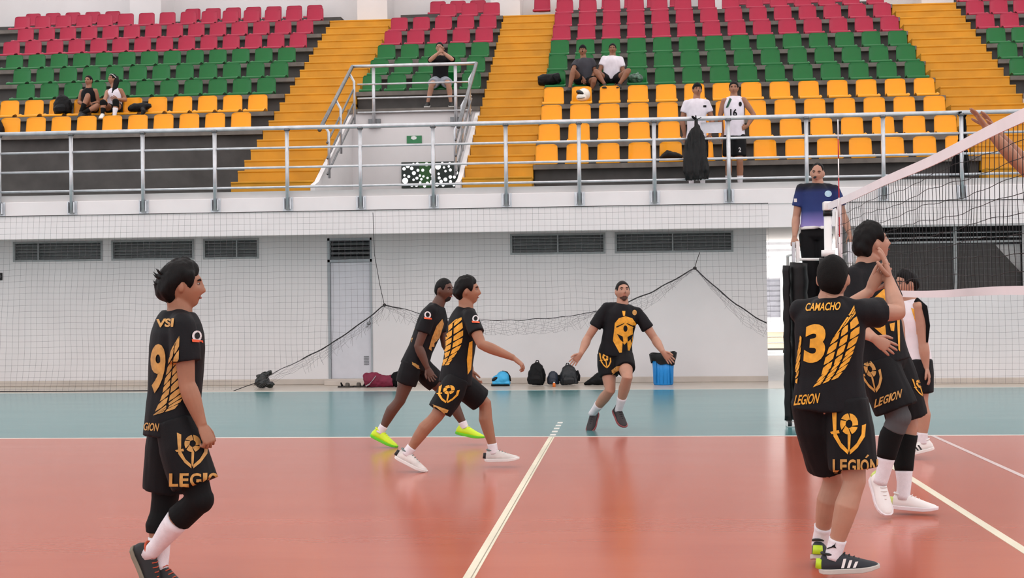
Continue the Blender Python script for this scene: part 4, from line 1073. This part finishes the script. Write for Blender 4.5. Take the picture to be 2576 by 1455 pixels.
def tape(nm, z0, z1, y_end, par=net):
    yy = [y for y in ys if y <= y_end]; m_ = MB(); vs_ = []
    for y in yy:
        dz = .006*math.sin(y*1.7)-(.018*math.sin(math.pi*max(0, min(1, (y-NY0)/(NY1-NY0)))) if z0 > 2 else 0)
        for q, z in ((-.005, z0), (.005, z0), (.005, z1), (-.005, z1)): vs_.append((NX+q+.002*math.sin(y*2.2), y, z+dz))
    n = len(yy); fs = [(i*4+j, i*4+(j+1) % 4, (i+1)*4+(j+1) % 4, (i+1)*4+j) for i in range(n-1) for j in range(4)]+[(3, 2, 1, 0), tuple(4*n-4+j for j in range(4))]
    return m_.add(vs_, fs).obj(nm, tape_m, par)
tape('top_tape', 2.36, 2.435, 15.4); tape('bottom_tape', 1.405, 1.455, 14.65)
MB().tube([(NX+.008, y, 1.43+(1.62-1.43)*0) for y in (14.6, 15.35)], .006, 6).obj('bottom_cord', tape_m, net)
for y in (14.46, 14.64): MB().box((NX-.008, y-.025, 1.42), (NX+.008, y+.025, 2.42)).obj('side_band', tape_m, net)
MB().box((NX-.012, NY0, 1.44+.05), (NX-.011, NY0+.001, 1.5)).obj('end_cord', tape_m, net)
ant = None
for k in range(9):
    z = 1.43+k*.2
    s_ = MB().tube([(NX-.02, 14.44, z), (NX-.02, 14.44, z+.2)], .006, 8).obj('antenna', mat('antenna_red', '#b3232b', .5) if k % 2 else white_paint, net, True)
post = thing('net_post', 'white steel net post with black cap and padded base beside the referee stand', 'post', (NX, 15.42, 0))
MB().tube([(NX, 15.42, 0), (NX, 15.42, 2.3)], .042, 16).obj('post_tube', white_paint, post, True)
MB().tube([(NX, 15.42, 2.3), (NX, 15.42, 2.36)], .05, 16).obj('post_cap', black_plastic, post, True)
MB().tube([(NX, 15.42, 1.86), (NX, 15.42, 1.93)], .075, 16).obj('post_collar', white_paint, post, True)
MB().tube([(NX, 15.42, .05), (NX, 15.42, 1.84)], .1, 18).obj('post_padding', black_vinyl, post, True)
MB().tube([(NX+.09, 15.42, 1.95), (NX+.09, 15.42, 2.35)], .012, 8).obj('tension_rod', white_paint, post, True)
MB().box((NX-.05, 15.36, 2.36), (NX+.05, 15.48, 2.46)).obj('pulley_block', white_paint, post, bev=.015)
st = thing('referee_stand', 'white tubular referee stand with tall black padded uprights', 'stand', (1.95, 16.0, 0))
PZt = P(2036, 784, 16).z-.02
RX0, RX1 = 1.78, 2.42
for x, y, r, zt in ((P(1981, 900, 15.55).x, 15.55, .04, 1.77), (P(2012, 900, 15.62).x, 15.62, .1, 1.80)):
    n = 26; pts = [(x+.004*math.sin(k*1.7), y, .06+(zt-.06)*k/n) for k in range(n+1)]
    MB().tube(pts, [r*(1+.035*math.sin(k*2.3)+.03*math.cos(k*1.1)) for k in range(n+1)], 16).obj('upright_padding', black_vinyl, st, True)
    MB().tube([(x, y, 0), (x, y, .08)], r*.6, 12).obj('foot', white_paint, st, True)
for x in (RX0+.02, RX1):
    for y in (15.72, 16.35):
        MB().tube([(x, y, 0), (x, y, PZt)], .022, 10).obj('leg', white_paint, st, True)
    MB().tube([(x, 15.72, PZt+.02), (x, 15.72, 1.9), (x, 16.3, 1.9), (x, 16.35, PZt+.02)], .018, 10).obj('side_rail', white_paint, st, True)
MB().box((RX0-.03, 15.7, PZt-.05), (RX1+.05, 16.4, PZt)).obj('platform', white_paint, st)
MB().tube([P(2002, 653, 15.62), P(2070, 653, 15.62)], .016, 8).obj('front_rail', white_paint, st, True)
hp = P(2000, 655, 15.62)
MB().box((hp.x-.03, 15.6, hp.z-.02), (hp.x+.0, 15.66, hp.z+.2)).obj('handle_post', steel, st); MB().box((hp.x+.012, 15.6, hp.z-.02), (hp.x+.05, 15.66, hp.z+.21)).obj('handle_post', white_paint, st)
hq = P(2139, 655, 15.62); MB().box((hq.x-.03, 15.6, hq.z-.02), (hq.x+.03, 15.66, hq.z+.2)).obj('handle_post', steel, st)
for k in range(4): MB().tube([(RX0+.05, 16.36, .25+k*.28), (RX1, 16.36, .25+k*.28)], .014, 8).obj('rung', white_paint, st, True)
bq = P(1985, 1062, 15.5); MB().box((bq.x-.03, 15.42, 0), (bq.x+.2, 15.6, .05)).obj('base_plate', white_paint, st, bev=.008)
MB().tube([(bq.x-.02, 15.44, .035), (bq.x+.02, 15.44, .035)], .034, 12).obj('castor', rubber_k, st, True)

# ============================================================= CURTAIN NET ON THE BACK WALL
cn = thing('curtain_net', 'dark mesh ball-stop net hanging below the balcony, gathered up at two points', 'net', (-5, 22.6, 0))
YN = 22.62
low = [(-400, 990), (400, 987), (585, 985), (640, 968), (690, 938), (760, 905), (830, 868), (900, 820), (940, 790), (967, 768), (1010, 776), (1060, 790), (1120, 800), (1200, 806), (1300, 806), (1400, 800), (1480, 788), (1560, 768), (1640, 735), (1700, 702), (1748, 675), (1790, 715), (1850, 765), (1900, 798), (1932, 816)]
lowX = [P(x, y, YN).x for x, y in low]; lowZ = [max(.0, P(x, y, YN).z) for x, y in low]
zlow = lambda x: float(np.interp(x, lowX, lowZ))
def wob(x, z):
    k = noise.noise(V((x*1.1, 0, z*.9)))
    f = (2.94-z)/2.94
    return V((x+.03*k*f+.02*math.sin(z*3+x*2)*f, YN-.32*f*(1 if x < -7 else .25)+.02*k, z+.03*noise.noise(V((x*1.6, 3, z*.7)))*(1-abs(2*f-1))))
mb = MB(); SR = .0016
def strings(x0, x1, zf, wf):
    n = int((x1-x0)/.1)
    for k in range(n+1):
        x = x0+k*.1; zl = zf(x); z = 2.94; pts = []
        while z > zl: pts.append(wf(x, z)); z -= .1
        pts.append(wf(x, zl))
        if len(pts) > 1: mb.tube(pts, SR, 3, caps=False)
    for r in range(0, 30):
        z = 2.94-r*.1; run = []
        for k in range(n*1+1):
            x = x0+k*.1
            if z >= zf(x)-.02: run.append(wf(x, z))
            else:
                if len(run) > 1: mb.tube(run, SR, 3, caps=False)
                run = []
        if len(run) > 1: mb.tube(run, SR, 3, caps=False)
strings(-13.4, 2.28, zlow, wob)
strings(3.5, 9.0, lambda x: .02, lambda x, z: wob(x, z)+V((0, .12, 0)))
# gathered fold under the bottom rope
rnd = random.Random(11)
for li in range(7):
    pts = []; x = P(640, 960, YN).x; xe = P(1930, 830, YN).x
    ph = rnd.random()*6
    while x < xe:
        drop = .26*min(1, abs(math.sin((x-lowX[9])*.9))*1.6+.12) if x > lowX[9] else .16
        drop *= max(.12, min(1, abs(x-lowX[20])*1.3))
        pts.append(V((x, YN-.03-.04*rnd.random(), zlow(x)-drop*(li+.6*rnd.random())/7+.012*math.sin(x*23+ph)))); x += .055
    mb.tube(pts, SR, 3, caps=False)
    if li == 6: lastl = pts
x = lowX[5]
while x < lowX[-1]:
    drop = .24*max(.1, min(1, abs(x-lowX[20])*1.3)); z0 = zlow(x)
    mb.tube([V((x, YN-.03, z0)), V((x+rnd.uniform(-.06, .06), YN-.05, z0-drop*.5)), V((x+rnd.uniform(-.08, .08), YN-.04, z0-drop))], SR, 3, caps=False); x += .05
o = mb.obj('net_mesh', string_m, cn); o['kind'] = 'stuff'
MB().tube([wob(x, 2.945) for x in [-13.4+.2*i for i in range(79)]], .006, 6).obj('top_rope', rope_m, cn)
MB().tube([wob(x, 2.945)+V((0, .12, 0)) for x in [3.5+.2*i for i in range(28)]], .006, 6).obj('top_rope', rope_m, cn)
rp = []
x = lowX[3]
while x <= lowX[-1]:
    rp.append(V((x, YN-.03, zlow(x)+.006*math.sin(x*15)))); x += .06
MB().tube(rp, [.011 if lowX[5] < p.x < lowX[10] or p.x > lowX[17] else .006 for p in rp], 6).obj('bottom_rope', rope_m, cn)
MB().tube([wob(x, .012) for x in [-13.4+.2*i for i in range(31)]], .009, 6).obj('floor_rope', rope_m, cn)
MB().tube([P(585, 985, YN-.3), P(620, 972, YN-.2), P(650, 962, YN-.1)], .007, 6).obj('bottom_rope', rope_m, cn)
MB().tube([P(1748, 675, YN-.02), P(1752, 658, YN+.1), P(1760, 636, YN+.9)], .006, 6).obj('tie_cord', rope_m, cn)
MB().tube([P(967, 768, YN-.02), P(955, 715, YN), P(942, 640, YN), P(938, 535, YN)], .005, 6).obj('tie_cord', rope_m, cn)
for q in (967, 768), (1748, 675): MB().ell(P(q[0], q[1], YN-.03), (.03, .025, .028), 10, 8).obj('knot', rope_m, cn, True)
wb = thing('net_weight', 'small grey round weight dangling from the gathered net by the door', 'weight', P(928, 822, YN-.06))
MB().ell(P(928, 814, YN-.06), (.035, .035, .03), 12, 8).obj('weight_body', steel_d, wb, True); MB().tube([P(928, 812, YN-.06), P(932, 798, YN-.04)], .004, 5).obj('weight_cord', rope_m, wb)

# ============================================================= THINGS ALONG THE WALL
def blob(pieces, voxel, smooth, fold, seed=0):
    mb = MB()
    for q in pieces:
        if q[0] == 'e': mb.ell(q[1], q[2], 16, 12, q[3] if len(q) > 3 else None)
        else: mb.tube(q[1], q[2], 14, ref=q[3] if len(q) > 3 else None)
    me = _bake(mb, voxel, smooth)
    if fold: folds(me, fold, 14, 12, seed)
    return me
def ground(px, Y): return P(px, 900, Y).x
bin_m = mat('bright_blue_plastic', '#1583cc', .4, var=.08)
x, y = ground(1668, 23.2), 23.2
tb = thing('trash_bin', 'blue plastic trash bin with black bag folded over its rim', 'bin', (x, y, 0))
MB().tube([(x, y, .0), (x, y, .02), (x, y, .25), (x, y, .45)], [(.15, .12), (.165, .13), (.172, .14), (.185, .15)], 24, ref=(1, 0, 0)).obj('bin_body', bin_m, tb, True)
for k in range(5):
    xx = x-.12+k*.06; MB().tube([(xx, y-.128+abs(k-2)*.012, .03), (xx, y-.148+abs(k-2)*.012, .44)], .008, 6).obj('rib', bin_m, tb, True)
n = 28; vs_ = []
for r, (z, a, b) in enumerate(((.36, .2, .165), (.44, .212, .175), (.52, .225, .185), (.535, .21, .17), (.5, .19, .15), (.3, .17, .13))):
    for k in range(n):
        w = 2*math.pi*k/n; q = 1+.03*math.sin(k*2.7+r)
        vs_.append((x+a*q*math.cos(w), y+b*q*math.sin(w), z+(.03*math.sin(w*2+.5)+.02*math.cos(w*5) if r == 0 else .012*math.cos(w)+.01*math.sin(w*3) if r < 4 else 0)))
mb = MB().add(vs_, [(i*n+k, i*n+(k+1) % n, (i+1)*n+(k+1) % n, (i+1)*n+k) for i in range(5) for k in range(n)])
mb.obj('bin_liner', mat('black_bin_liner', '#09090a', .5, var=.3, scale=20, bump=.4, bscale=30, spec=.3), tb, True)
gloss_k = mat('glossy_black_bag', '#0f1614', .25, var=.5, scale=16, bump=.9, bscale=22)
x, y = ground(665, 22.95), 22.95
me = blob([('e', (x-.04, y, .11), (.13, .1, .11)), ('t', [(x-.12, y, .17), (x+.02, y, .23), (x+.12, y, .27)], [.06, .055, .03]), ('t', [(x, y, .08), (x+.12, y, .06), (x+.19, y, .07)], [.07, .05, .01])], .012, 2, .02, 4)
for v in me.vertices: v.co.z = max(.004, v.co.z)
tag(mkobj('plastic_bag', me, gloss_k, None, True), 'crumpled shiny black plastic bag on the floor left of the door', 'bag')
def sandal(px, Y, flip, lab):
    x, y = ground(px, Y), Y
    t = thing('sandal', lab, 'sandal', (x, y, 0), 'pair of sandals by the door')
    ol = [(-.13, -.035), (-.12, -.045), (-.03, -.038), (.06, -.048), (.12, -.035), (.135, 0), (.12, .035), (.06, .048), (-.03, .038), (-.12, .045), (-.13, .035)]
    MB().prism([(x+a*flip, y+b, .0) for a, b in ol], (0, 0, .022)).obj('footbed', mat('brown_black_sole', '#241f1c', .7), t)
    MB().tube([(x+.03*flip, y-.045, .015), (x+.03*flip, y-.03, .06), (x+.03*flip, y, .075), (x+.03*flip, y+.03, .06), (x+.03*flip, y+.045, .015)], [(.03, .005)]*5, 8, ref=(1, 0, 0)).obj('strap', mat('grey_strap', '#5a544d', .7), t, True)
    MB().tube([(x-.06*flip, y-.04, .02), (x-.08*flip, y, .08), (x-.06*flip, y+.04, .02)], [(.012, .004)]*3, 8).obj('strap', black_cloth, t, True)
sandal(869, 23.05, 1, 'dark sandal on the floor in front of the grey door'); sandal(906, 23.1, -1, 'dark sandal touching the left end of the maroon duffel bag')
x, y = ground(960, 23.0), 23.0
db = thing('duffel_bag', 'maroon duffel bag with grey strap and black end on the floor', 'bag', (x, y, 0))
me = blob([('t', [(x-.29, y, .12), (x-.27, y, .125), (x-.1, y, .12), (x+.1, y, .1), (x+.2, y, .1)], [(.1, .1), (.125, .125), (.12, .12), (.1, .1), (.105, .105)], (0, 1, 0)), ('e', (x-.14, y, .17), (.1, .1, .09))], .012, 4, .014, 2)
for v in me.vertices: v.co.z = max(.006, v.co.z)
mkobj('bag_body', me, mat('maroon_nylon', '#701232', .7, var=.2, scale=9, bump=.2), db, True)
me = blob([('e', (x+.26, y, .13), (.12, .12, .135))], .012, 3, .012, 5)
for v in me.vertices: v.co.z = max(.005, v.co.z)
mkobj('bag_end', me, black_cloth, db, True)
MB().tube([(x-.25, y-.13, .03), (x-.19, y-.135, .06), (x-.12, y-.138, .14), (x-.08, y-.11, .2)], [(.012, .004)]*4, 6, ref=(1, 0, 1)).obj('strap', mat('grey_strap_web', '#8f8a8c', .7), db)
x, y = ground(1004, 22.55), 22.55
bt = thing('water_bottle', 'tall white and black patterned bottle standing beside the duffel bag', 'bottle', (x, y, 0))
MB().tube([(x, y, 0), (x, y, .02), (x, y, .2), (x, y, .24), (x, y, .26)], [.028, .033, .033, .02, .014], 14).obj('bottle_body', mat('patterned_bottle', '#b9b5ab', .4, var=.75, scale=45), bt, True)
MB().tube([(x, y, .255), (x, y, .29)], .016, 12).obj('bottle_cap', white_paint, bt, True)
x, y = ground(1260, 23.2), 23.2
hb = thing('sports_bag', 'small light blue rounded sports bag with black base', 'bag', (x, y, 0))
me = blob([('e', (x+.03, y, .13), (.12, .12, .12)), ('e', (x-.06, y, .1), (.1, .11, .085)), ('t', [(x-.14, y, .05), (x+.15, y, .05)], [(.1, .045), (.1, .045)], (0, 1, 0))], .01, 4, .006, 1)
mkobj('bag_body', me, mat('sky_blue_nylon', '#3aa5d6', .5, var=.15), hb, True)
MB().tube([(x-.16, y, .02), (x+.14, y, .02)], [(.12, .02), (.12, .02)], 14, ref=(0, 1, 0)).obj('bag_base', black_plastic, hb, True)
MB().ell((x-.1, y-.09, .12), (.055, .03, .03), 10, 8, Matrix.Rotation(-.5, 3, 'Y')).obj('opening', black_plastic, hb, True)
MB().tube([(x+.02, y, .245), (x+.1, y, .23), (x+.15, y-.02, .16), (x+.16, y-.02, .08)], [(.03, .01)]*4, 8).obj('strap', black_cloth, hb, True)
def backpack(px, Y, w, h, dpt, m, lab, lean=0, seed=1, top=True, zb=0, yy=None):
    x, y = ground(px, Y), Y
    t = thing('backpack', lab, 'backpack', (x, y, zb))
    pts = [(x, y, zb+.02), (x+lean*.2, y, zb+h*.25), (x+lean*.5, y, zb+h*.55), (x+lean*.8, y, zb+h*.85), (x+lean, y, zb+h*.97)]
    me = blob([('t', pts, [(w*.9, dpt*.9), (w, dpt), (w*.92, dpt*.9), (w*.62, dpt*.65), (w*.2, dpt*.3)], (1, 0, 0))], .012, 4, .01, seed)
    for v in me.vertices: v.co.z = max(zb+.004, v.co.z)
    mkobj('bag_body', me, m, t, True)
    me = blob([('t', [(x+lean*.1, y-dpt*.9, zb+.04), (x+lean*.2, y-dpt*.95, zb+h*.3), (x+lean*.4, y-dpt*.75, zb+h*.45)], [(w*.6, .04), (w*.65, .05), (w*.5, .03)], (1, 0, 0))], .01, 3, .004, seed+1)
    for v in me.vertices: v.co.z = max(zb+.01, v.co.z)
    mkobj('front_pocket', me, m, t, True)
    if top:
        MB().tube([(x+lean-.03, y, zb+h*.93), (x+lean-.015, y, zb+h*1.03), (x+lean+.015, y, zb+h*1.03), (x+lean+.03, y, zb+h*.93)], .008, 6).obj('handle', black_cloth, t, True)
    MB().tube([(x+w*.8, y-dpt*.4, zb+h*.7), (x+w*1.02, y-dpt*.6, zb+h*.45), (x+w*.95, y-dpt*.5, zb+.08)], [(.022, .006)]*3, 8).obj('strap', black_cloth, t, True)
    return t
bp_k = mat('black_nylon', '#08080a', .65, var=.3, scale=14, bump=.2, spec=.25); bp_n = mat('dark_slate_nylon', '#0f1318', .45, var=.35, scale=10, bump=.2)
backpack(1347, 23.15, .15, .41, .11, bp_k, 'tall black backpack leaning against the wall beside the slate backpack', .03, 1)
backpack(1391, 23.2, .11, .25, .1, mat('navy_nylon', '#222a3a', .5, var=.3), 'small navy bag squeezed between two backpacks on the floor', 0, 2, False)
backpack(1432, 23.15, .16, .36, .12, bp_n, 'slate black backpack with shiny stripes beside the running player', -.03, 3)
x, y = ground(1502, 23.2), 23.2
me = blob([('t', [(x-.22, y, .02), (x-.1, y, .06), (x+.02, y, .11), (x+.14, y, .1), (x+.2, y, .06)], [(.04, .02), (.08, .06), (.1, .11), (.1, .1), (.06, .06)], (0, 1, 0))], .012, 4, .008, 8)
for v in me.vertices: v.co.z = max(.004, v.co.z)
tag(mkobj('gym_bag', me, bp_k, None, True), 'slumped black gym bag on the floor just left of the blue bin', 'bag')
x, y = ground(1393, 22.85), 22.85
ob = thing('juice_bottle', 'tiny orange bottle standing in front of the backpacks', 'bottle', (x, y, 0))
MB().tube([(x, y, 0), (x, y, .05), (x, y, .065)], [.024, .024, .014], 12).obj('bottle_body', mat('orange_plastic', '#e0701e', .4), ob, True); MB().tube([(x, y, .06), (x, y, .08)], .014, 10).obj('bottle_cap', white_paint, ob, True)
q = P(1, 696, YW-.02)
sw = thing('wall_switch', 'small black switch box on the wall at the left edge', 'switch', (q.x, YW, q.z)); MB().box((q.x-.06, YW-.03, q.z-.065), (q.x+.03, YW, q.z+.065)).obj('switch_box', black_plastic, sw, bev=.006); MB().box((q.x-.03, YW-.036, q.z-.02), (q.x+.0, YW-.03, q.z+.03)).obj('switch_key', white_paint, sw)

# ============================================================= THINGS IN THE STAND
Z4 = rowZ(4)+.06
backpack(164, 27.5, .2, .42, .13, bp_k, 'black backpack on a yellow seat left of the girl in black', -.03, 5, False, Z4)
x, y = ground(357, 27.4), 27.4
me = blob([('t', [(x-.22, y, Z4+.06), (x-.1, y, Z4+.09), (x+.1, y, Z4+.1), (x+.24, y, Z4+.13)], [(.08, .06), (.11, .09), (.1, .09), (.04, .04)], (0, 1, 0)), ('t', [(x+.1, y-.1, Z4+.05), (x+.16, y-.22, Z4-.02), (x+.14, y-.3, Z4-.12)], [.05, .045, .02])], .014, 3, .012, 3)
tag(mkobj('shoulder_bag', me, bp_k, None, True), 'flat black shoulder bag on a yellow seat right of the girl in white', 'bag')
x, y = ground(4, 26.75), 26.75
me = blob([('t', [(x, y, rowZ(3)+.04), (x, y, rowZ(3)+.2), (x-.02, y, rowZ(3)+.36)], [(.1, .1), (.09, .1), (.03, .03)], (1, 0, 0))], .014, 3, .01, 3)
tag(mkobj('dark_bag', me, bp_k, None, True), 'dark bag on the lower yellow row cut by the left edge', 'bag')
Z5 = rowZ(5)+.06
x, y = ground(1394, 28.4), 28.4
rb_ = thing('rucksack', 'black rucksack lying on its side on a green seat by the stair', 'backpack', (x, y, Z5))
me = blob([('t', [(x-.26, y-.05, Z5+.1), (x-.16, y-.03, Z5+.11), (x+.05, y, Z5+.13), (x+.2, y, Z5+.17)], [(.08, .09), (.12, .13), (.12, .12), (.08, .1)], (0, 1, 0))], .014, 3, .01, 9)
for v in me.vertices: v.co.z = max(Z5, v.co.z)
mkobj('bag_body', me, bp_k, rb_, True); MB().tube([(x+.05, y-.12, Z5+.2), (x+.12, y-.16, Z5+.1), (x+.18, y-.14, Z5+.02)], [(.02, .006)]*3, 8).obj('strap', black_cloth, rb_, True)
x, y, z = ground(1474, 27.5), 27.52, Z4
hm = thing('crash_helmet', 'white full-face motorcycle helmet with black visor on a yellow seat', 'helmet', (x, y, z))
me = blob([('e', (x+.02, y, z+.15), (.13, .14, .13)), ('e', (x-.02, y-.05, z+.09), (.11, .12, .08))], .009, 4, 0)
mkobj('helmet_shell', me, mat('white_helmet_gloss', '#dedad2', .25), hm, True)
me = blob([('e', (x-.03, y-.035, z+.17), (.115, .125, .055), Matrix.Rotation(.5, 3, 'Y'))], .009, 3, 0)
mkobj('visor', me, mat('black_visor', '#0b0b0d', .15), hm, True)
MB().tube([(x-.1, y-.13, z+.06), (x-.03, y-.165, z+.055), (x+.04, y-.15, z+.07)], .006, 6).obj('vent_line', rubber_k, hm, True)
x, y = ground(1610, 28.42), 28.42
me = blob([('e', (x-.02, y, Z5+.1), (.16, .12, .11)), ('t', [(x, y, Z5+.12), (x+.03, y, Z5+.24)], [.08, .02])], .012, 2, .02, 7)
for v in me.vertices: v.co.z = max(Z5-.02, v.co.z)
tag(mkobj('carrier_bag', me, mat('printed_carrier_bag', '#3f5d4c', .35, var=.9, scale=14, bump=.6, bscale=20), None, True), 'crumpled green printed carrier bag on the green seat beside the white polo man', 'bag')
gb = thing('garbage_bag', 'long black garbage bag tied to the balcony rail below the white t-shirt', 'bag', (ground(1754, 22.7), 22.7, 3.3))
yg = YF-.14
pts = [P(1751, 300, yg), P(1752, 312, yg), P(1751, 335, yg), P(1750, 365, yg), P(1750, 400, yg), P(1752, 430, yg), P(1754, 452, yg)]
me = blob([('t', pts, [(.03, .03), (.035, .03), (.12, .05), (.18, .06), (.2, .07), (.22, .07), (.18, .05)], (1, 0, 0))], .012, 2, 0)
folds(me, .028, 26, 1.5, 2)
for v in me.vertices: v.co.y = min(v.co.y, YF-.085) if v.co.z < 4.3 else v.co.y
mkobj('bag_body', me, mat('black_bin_liner', '#141415', .4), gb, True)
for q in ((1742, 292), (1764, 294)): MB().tube([P(1751, 301, yg), P(q[0], q[1]+2, yg), P(q[0]-2, q[1], yg)], [(.02, .006), (.02, .005), (.006, .003)], 8).obj('tied_end', black_cloth, gb, True)
MB().tube([P(1751, 303, yg), (P(1751, 303, yg).x, YF-.06, 4.405), (P(1751, 303, yg).x, YF-.0, 4.36)], .012, 6).obj('knot_loop', black_cloth, gb, True)
jk = thing('hanging_jacket', 'black jacket hung over the balcony rail near the right edge', 'jacket', (ground(2422, 22.9), 22.9, 3.4))
pts = [P(2420, 287, YF+.02), P(2422, 310, YF+.03), P(2420, 360, YF+.03), P(2415, 420, YF+.03), P(2414, 462, YF+.03)]
me = blob([('t', pts, [(.05, .04), (.06, .03), (.08, .03), (.16, .03), (.17, .03)], (1, 0, 0))], .012, 2, .01, 5)
for v in me.vertices: v.co.z = max(v.co.z, ZD+.03)
mkobj('jacket_body', me, black_cloth, jk, True)
MB().tube([P(2412, 284, YF-.1), P(2424, 281, YF-.06), P(2432, 284, YF+.0), P(2424, 300, YF+.02)], .018, 8).obj('sleeve', black_cloth, jk, True)
A, B = P(1762, 309, YF+.03), P(1816, 335, YF+.03)
wp = thing('white_notice', 'blank white sheet hung from the rail between the two standing men', 'paper', ((A.x+B.x)/2, YF+.03, B.z)); MB().box((A.x, YF+.0, B.z), (B.x, YF+.008, A.z)).obj('sheet', mat('white_sheet', '#dcdbe2', .7), wp); MB().tube([(A.x+.1, YF, A.z-.01), (A.x+.1, YF-.02, 4.37)], .003, 5).obj('string', rope_m, wp)
x, y = ground(1693, 25.0), 25.0
me = blob([('t', [(x-.2, y, rowZ(1)+.09), (x-.05, y, rowZ(1)+.16), (x+.1, y, rowZ(1)+.13), (x+.22, y, rowZ(1)+.12)], [(.08, .03), (.12, .09), (.11, .07), (.05, .03)], (0, 1, 0))], .013, 3, .012, 6)
tag(mkobj('kit_bag', me, bp_k, None, True), 'black kit bag on the lowest yellow row left of the garbage bag', 'bag')
